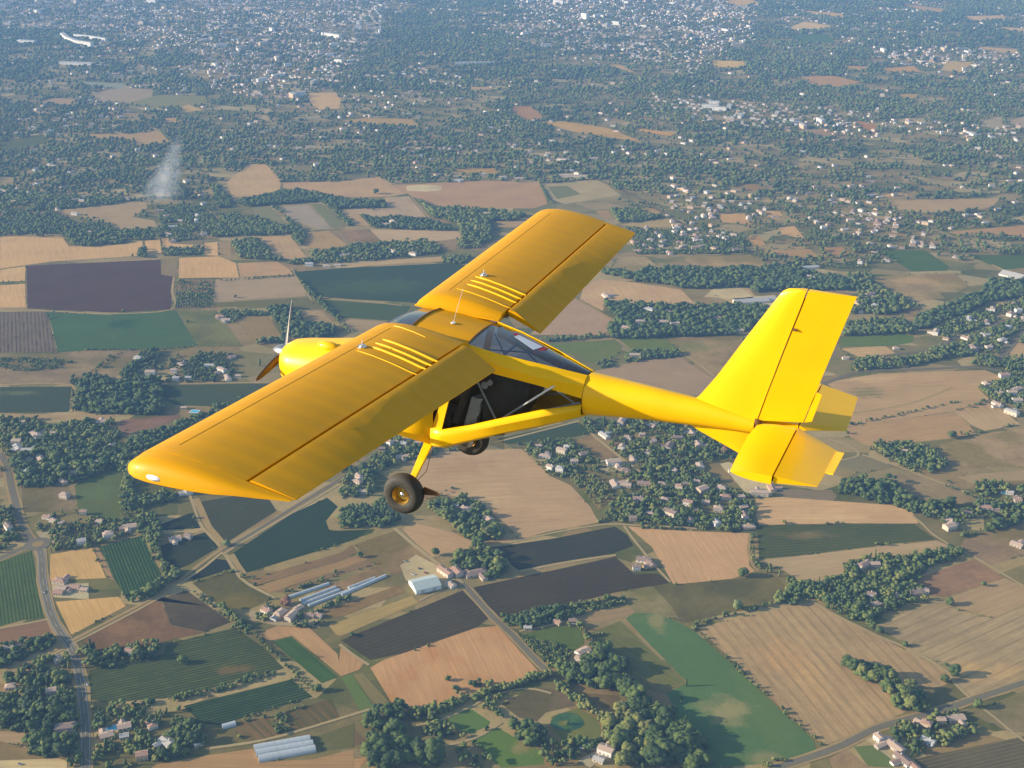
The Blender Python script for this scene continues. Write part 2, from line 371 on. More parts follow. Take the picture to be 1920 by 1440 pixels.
# white placard with red edge below the rear glazing
pn=[(-1.33,-.26,-.02),(-1.37,-.38,-.02),(-1.84,-.26,-.10),(-1.78,-.10,-.10),(-1.60,-.02,-.08)]
def inset(P,k):
    c=Vector((sum(p[0] for p in P),sum(p[1] for p in P),sum(p[2] for p in P)))/len(P); return [tuple(Vector(p).lerp(c,k)) for p in P]
pn=[(-1.27,-.17,.018),(-1.295,-.30,.012),(-1.76,-.18,-.062),(-1.69,.055,-.05)]
pan=MB().prism(pn,(0,0,.004)).obj('hatch_frame',Mred,ac)
c_=Vector((sum(p[0] for p in pn),sum(p[1] for p in pn),sum(p[2] for p in pn)))/4
MB().prism([tuple(Vector(p).lerp(c_,.25)+Vector((0,0,.006))) for p in pn],(0,0,.002)).obj('hatch_panel',Mwhite,pan)
# cabin frame tubes
def T(name,pts,r=.012,mat=None): 
    m=MB(); m.tube(pts,r,8); return m.obj(name,mat or Malu,ac,True)
for s in (1,-1):
    T('frame_tube',[(-.95,s*.44,-.1),(-1.40,s*.44,-.85)]); T('frame_tube',[(-1.40,s*.43,-.85),(-2.05,s*.31,-.30)],.013)
    T('frame_tube',[(-1.5,s*.38,-.80),(-2.34,s*.20,-.50)],.011); T('frame_tube',[(-2.0,s*.30,-.32),(-2.32,s*.19,-.55)],.009)
    T('frame_tube',[(-1.36,s*.42,-.06),(-2.3,s*.17,-.22)],.012)
T('frame_tube',[(-1.36,.40,-.08),(-1.36,-.40,-.08)]); T('frame_tube',[(-1.05,.42,.0),(-1.9,-.28,-.14)],.010); T('frame_tube',[(-1.05,-.42,.0),(-1.9,.28,-.14)],.010)
T('frame_tube',[(-2.0,.26,-.2),(-2.0,-.26,-.2)],.010); T('frame_tube',[(-1.86,.22,-.16),(-2.3,0,-.5)],.010)
# floor, seats, baggage
MB().loft([[(.6,.42,-1.15),(.6,-.42,-1.15),(.6,-.42,-1.19),(.6,.42,-1.19)],[(-1.0,.49,-1.12),(-1.0,-.49,-1.12),(-1.0,-.49,-1.16),(-1.0,.49,-1.16)],[(-1.5,.42,-.98),(-1.5,-.42,-.98),(-1.5,-.42,-1.01),(-1.5,.42,-1.01)]]).obj('cabin_floor',Mblack,ac)
MB().box((.66,0,-.62),(.06,.84,.42)).obj('instrument_panel',Mblack,ac)
for s in (1,-1):
    st=MB(); st.loft([[( -.30,s*.07,-.86),(-.30,s*.44,-.86),(-.30,s*.44,-1.0),(-.30,s*.07,-1.0)],[(-.80,s*.07,-.92),(-.80,s*.45,-.92),(-.80,s*.45,-1.06),(-.80,s*.07,-1.06)]]); 
    o=st.obj('seat',Mblack,ac,bevel=.03)
    bk=MB(); bk.loft([[(-.80,s*.06,-1.0),(-.80,s*.45,-1.0),(-.90,s*.45,-1.0),(-.90,s*.06,-1.0)],[(-.93,s*.06,-.6),(-.93,s*.45,-.6),(-1.03,s*.45,-.6),(-1.03,s*.06,-.6)],[(-1.0,s*.12,-.32),(-1.0,s*.39,-.32),(-1.08,s*.39,-.32),(-1.08,s*.12,-.32)]]); bk.obj('backrest',Mblack,o,bevel=.03)
    if s>0:
        rows=[]
        for k in range(7):
            t=k/6; z=-1.02+.40*t; x=-.955-.09*t; w=.085-.02*t+.012*math.sin(k*2.3)
            rows.append([(x-.0,.40,z),(x-.07,.43+.012*math.sin(k*3),z),(x-.07-w,.40,z),(x-.075-w*.8,.28,z),(x-.06,.25,z)])
        cv=MB(); cv.loft(rows); cv.obj('seat_cover',Mcover,o,True)
bg=MB(); secs=[]
for x,w,zt,zb in ((-1.14,.30,-.42,-.95),(-1.2,.40,-.30,-1.02),(-1.45,.38,-.26,-.93),(-1.62,.33,-.27,-.84),(-1.72,.29,-.33,-.66),(-1.75,.18,-.38,-.55)): secs.append(ring(x,w,zt,zb,18,3.5))
bg.loft(secs); bag=bg.obj('baggage_bag',Mblack,ac,True)
for (x,y,z,r) in ((-1.26,.375,-.40,.035),(-1.19,.37,-.45,.045)):
    MB().tube([(x,y,z),(x-.01,y+.028,z+.004)],r,10).obj('buckle',Mcover,bag)
# antenna on the roof
an=MB(); an.tube([(-.60,.03,.115),(-.60,.03,.125)],.03,10); an.tube([(-.60,.03,.12),(-.70,.0,.56)],.0022,6); an.obj('antenna',Mwhite,ac,True)
# landing gear
def wheel(c,s,R,wd):
    w=MB(); prof=[]
    for k in range(15):
        a=math.pi*(k/14)-math.pi/2; prof.append((R-.085+.085*abs(math.cos(a))**.75, wd/2*math.sin(a)))
    prof=[(.105,-wd/2+.02)]+[(.13,-wd/2+.002)]+prof+[(.13,wd/2-.002),(.105,wd/2-.02),(.105,-wd/2+.02)]
    w.lathe_y(prof,c,48); ty=w.obj('tyre',Mtyre,None,True,angle=60)
    r=MB(); r.lathe_y([(.0,-.02),(.05,-.02),(.06,-.05),(.095,-.06),(.108,-wd/2+.015),(.112,-wd/2+.008),(.112,wd/2-.008),(.108,wd/2-.015),(.095,.03),(.085,.0),(.05,-.01),(0,-.01)] if s>0 else [(.0,.02),(.05,.02),(.06,.05),(.095,.06),(.108,wd/2-.015),(.112,wd/2-.008),(.112,-wd/2+.008),(.108,-wd/2+.015),(.095,-.03),(.085,0),(.05,.01),(0,.01)],c,40); ri=r.obj('rim',Mrim,None,True)
    h=MB(); h.tube([(c[0],c[1]-s*.02,c[2]),(c[0],c[1]+s*.05,c[2]),(c[0],c[1]+s*.062,c[2])],[.032,.028,.012],12)
    for k in range(5): a=2*math.pi*k/5; h.tube([(c[0]+.05*math.cos(a),c[1]-.0,c[2]+.05*math.sin(a)),(c[0]+.05*math.cos(a),c[1]+s*.015,c[2]+.05*math.sin(a))],.008,6)
    hb=h.obj('hub',Mchrome,None,True)
    return ty,ri,hb
for s,c in ((1,(-.46,.98,-1.79)),(-1,(-.50,-.90,-1.80))):
    lg=MB(); lg.loft([[(-.44,s*.36,-1.30),(-.56,s*.36,-1.30),(-.56,s*.36,-1.335),(-.44,s*.36,-1.335)],[(-.45,s*.62,-1.48),(-.55,s*.62,-1.48),(-.55,s*.60,-1.51),(-.45,s*.60,-1.51)],[(-.43,s*.84,-1.72),(-.50,s*.84,-1.72),(-.50,s*.81,-1.74),(-.43,s*.81,-1.74)]])
    lg.tube([(c[0],s*.80,c[2]+.05),(c[0],s*.98,c[2])],.02,8)
    leg=lg.obj('landing_gear_leg',Mpaint,ac,bevel=.006)
    wh=MB(); ty,ri,hb=wheel(c,s,.256,.20); ty.name='wheel'
    ty.parent=ac; ri.parent=ty; hb.parent=ty
    br=MB(); br.tube([(c[0],s*(abs(c[1])-.14),c[2]),(c[0],s*(abs(c[1])-.11),c[2])],.10,18); br.obj('brake_disc',Mblack,ty,True)
    T('brake_line',[(c[0]-.02,s*.78,c[2]+.02),(-.6,s*.66,-1.6),(-.58,s*.45,-1.34)],.004,Mdark)
    if s>0: MB().prism([(-.66,.93,-1.78),(-.92,.93,-1.735),(-.88,.93,-1.70),(-.70,.93,-1.67)],(0,.008,0)).obj('mud_flap',Mdark,ac); MB().prism([(-.66,.93,-1.785),(-.92,.93,-1.74),(-.83,.93,-1.81),(-.68,.93,-1.82)],(0,.006,0)).obj('mud_flap',Mglass2,ac)
    else: MB().prism([(-.78,-.88,-1.86),(-1.0,-.86,-1.86),(-.98,-.86,-1.62),(-.80,-.88,-1.62)],(0,.006,0)).obj('mud_flap',Mglass2,ac)
c=(1.1,0,-1.80); ty,ri,hb=wheel(c,1,.22,.16); ty.name='wheel'; ty.parent=ac; ri.parent=ty; hb.parent=ty
T('nose_gear_leg',[(1.0,0,-1.1),(1.12,0,-1.5),(1.1,-.13,-1.55),(1.1,-.13,-1.80)],.025,Mpaint)
# spinner and propeller at rest
sp_=MB(); sp_.loft([[(x,r*math.cos(2*math.pi*k/20),-.74+r*math.sin(2*math.pi*k/20)) for k in range(20)] for x,r in ((1.755,.115),(1.80,.112),(1.87,.09),(1.93,.055),(1.97,.012))])
sp_.obj('spinner',plain('spinner_metal',(.36,.36,.38),.25,.85),ac,True)
pr=MB(); pr.tube([(1.76,0,-.74),(1.80,0,-.74)],.08,16); hub=pr.obj('propeller_hub',Mdark,ac,True)
for ang,mat in ((106,Mblade),(-12,Mwood),(226,Mwood)):
    a=R_(ang); u=Vector((0,math.cos(a),math.sin(a))); n_=Vector((0,-math.sin(a),math.cos(a))); X=Vector((1,0,0)); secs=[]
    for r,ch,tw in ((.07,.06,60),(.14,.08,48),(.26,.092,36),(.42,.085,26),(.58,.066,20),(.66,.046,17),(.70,.02,16)):
        t=R_(tw); d=n_*math.cos(t)+X*math.sin(t); h=X*math.cos(t)-n_*math.sin(t); c0=Vector((1.785,0,-.74))+u*r; th=.011*ch/.1+.002
        secs.append([tuple(c0+d*ch*.5*math.cos(q)+h*th*math.sin(q)) for q in [2*math.pi*k/10 for k in range(10)]])
    b_=MB(); b_.loft(secs); b_.obj('propeller_blade',mat,hub,True,angle=80)
# ------------------------------------------------------------------ haze and ground
hz=MB(); hz.box((0,8000,(ALT+5-1.5)/2),(26000,24000,ALT+8.5))
hm,nt,b=new_mat('haze_air'); nt.nodes.remove(b); pv=nd(nt,'ShaderNodeVolumePrincipled'); pv.inputs['Color'].default_value=(.27,.52,1,1); pv.inputs['Density'].default_value=HAZE_D; pv.inputs['Anisotropy'].default_value=0
nt.links.new(pv.outputs[0],nt.nodes['Material Output'].inputs['Volume'])
tag(hz.obj('haze',hm),kind='stuff')

HI=(.288,.434,.65); AA=(.975,1.0,1.03)
def alb(c,v):
    """colour read on the photograph -> reflectance, with the air between taken out"""
    R=ALT/math.sin(max(.09,math.atan((v-720)/F)+R_(PITCH))); T_=math.exp(-HAZE_D*R); L=lin(c)
    c_=[min(.8,max(.012,(l-h*(1-T_))/(a*T_**.75))) for l,h,a in zip(L,HI,AA)]; m_=sum(c_)/3
    return tuple(max(.012,k_*(m_+.90*(x-m_))) for x,k_ in zip(c_,(1.05,1.06,.80)))

def soil(name,c,c2=None,row=None,patch=.12,grain=.10,green=None,spots=(),plots=None):
    """c base, c2 second tone; row=(angle, spacing, colour, width share)"""
    m,nt,b=new_mat(name); tc=nd(nt,'ShaderNodeTexCoord'); O=tc.outputs['Object']
    n1=noise(nt,O,1/70,4,.6); n2=noise(nt,O,1/9,5,.65); n3=noise(nt,O,1/1.8,3,.6)
    lo=c2 or tuple(x*(1-patch) for x in c); hi=tuple(min(.85,x*(1+patch*.7)) for x in c)
    col=ramp(nt,n1,[(.36,lo),(.5,c),(.66,hi)])
    if green:
        n4=noise(nt,O,1/110,3,.5); f=ramp(nt,n4,[(.50,(0,0,0)),(.60,(1,1,1))]); col=mixc(nt,mathn(nt,'MULTIPLY',f,.7),col,green)
    if plots:
        vo=nd(nt,'ShaderNodeTexVoronoi'); vo.inputs['Scale'].default_value=1/85; vo.inputs['Randomness'].default_value=.85
        mp0=nd(nt,'ShaderNodeMapping'); mp0.inputs['Rotation'].default_value=(0,0,.5); mp0.inputs['Scale'].default_value=(1,1.7,1); nt.links.new(O,mp0.inputs[0]); nt.links.new(mp0.outputs[0],vo.inputs['Vector'])
        sc_=nd(nt,'ShaderNodeSeparateColor'); nt.links.new(vo.outputs['Color'],sc_.inputs[0]); pc_=nt.nodes.new('ShaderNodeValToRGB'); pc_.color_ramp.interpolation='CONSTANT'; e_=pc_.color_ramp.elements
        while len(e_)>1: e_.remove(e_[-1])
        e_[0].position=0; e_[0].color=(*plots[0],1)
        for i_,p_ in enumerate(plots[1:]): q_=e_.new((i_+1)/len(plots)); q_.color=(*p_,1)
        nt.links.new(sc_.outputs[0],pc_.inputs[0]); col=mixc(nt,.62,col,pc_.outputs[0])
    for (sx_,sy_,rx_,ry_,cc_) in spots:
        mp1=nd(nt,'ShaderNodeMapping'); mp1.vector_type='TEXTURE'; mp1.inputs['Location'].default_value=(sx_,sy_,0); mp1.inputs['Scale'].default_value=(rx_,ry_,1e6); nt.links.new(O,mp1.inputs[0])
        ln_=nd(nt,'ShaderNodeVectorMath'); ln_.operation='LENGTH'; nt.links.new(mp1.outputs[0],ln_.inputs[0])
        n5=noise(nt,O,1/22,5,.65); dd=mathn(nt,'ADD',ln_.outputs['Value'],mathn(nt,'MULTIPLY',mathn(nt,'SUBTRACT',n5,.5),2.2))
        k_=ramp(nt,dd,[(.35,(.85,)*3),(1.0,(0,)*3)]); col=mixc(nt,k_,col,cc_)
    f2=ramp(nt,n2,[(.3,(1-grain,)*3),(.7,(1+0*grain,)*3)]); col=mixc(nt,1.0,col,f2,'MULTIPLY')
    f3=ramp(nt,n3,[(.3,(1-grain,)*3),(.65,(1,)*3)]); col=mixc(nt,1.0,col,f3,'MULTIPLY')
    if row:
        ang,spc,rc,wd=row
        mp=nd(nt,'ShaderNodeMapping'); mp.vector_type='POINT'; mp.inputs['Rotation'].default_value=(0,0,-ang); nt.links.new(O,mp.inputs[0])
        # a little wander so that the lines are not ruled
        dn=noise(nt,O,1/60,2); sx=nd(nt,'ShaderNodeSeparateXYZ'); nt.links.new(mp.outputs[0],sx.inputs[0])
        yy=mathn(nt,'ADD',sx.outputs[1],mathn(nt,'MULTIPLY',dn,min(1.2,spc*.12)))
        fr=mathn(nt,'FRACT',mathn(nt,'MULTIPLY',yy,1/spc)); d=mathn(nt,'ABSOLUTE',mathn(nt,'SUBTRACT',fr,.5))
        k=ramp(nt,d,[(max(0,wd/2-.1),(1,1,1)),(min(.5,wd/2+.1),(0,0,0))])
        br=noise(nt,O,1/14,3,.7); k=mathn(nt,'MULTIPLY',k,ramp(nt,br,[(.3,(.45,)*3),(.6,(1,)*3)]))
        mp3=nd(nt,'ShaderNodeMapping'); mp3.inputs['Scale'].default_value=(1/55,1/2.4,1); nt.links.new(mp.outputs[0],mp3.inputs[0])
        stk=noise(nt,mp3.outputs[0],1,4,.65); sk=ramp(nt,stk,[(.36,(.84,)*3),(.62,(1.06,)*3)]); col=mixc(nt,1.0,col,sk,'MULTIPLY')
        k=mathn(nt,'MULTIPLY',k,ramp(nt,stk,[(.35,(1,)*3),(.62,(.35,)*3)]))
        col=mixc(nt,k,col,rc)
    nt.links.new(col,b.inputs['Base Color']); b.inputs['Roughness'].default_value=.95; b.inputs['Specular IOR Level'].default_value=.1
    return m

gm=soil('dry_ground_mix',alb((152,135,112),700),alb((110,115,95),700),None,.2,.22,green=alb((105,112,85),700),plots=[alb(q,700) for q in ((168,148,118),(128,124,98),(150,128,106),(108,116,88),(186,164,134),(120,116,98),(158,140,116),(92,104,82))])
g=link('ground',[(-12500,-3500,0),(12500,-3500,0),(12500,19500,0),(-12500,19500,0)],[(0,1,2,3)],gm); g['kind']='structure'

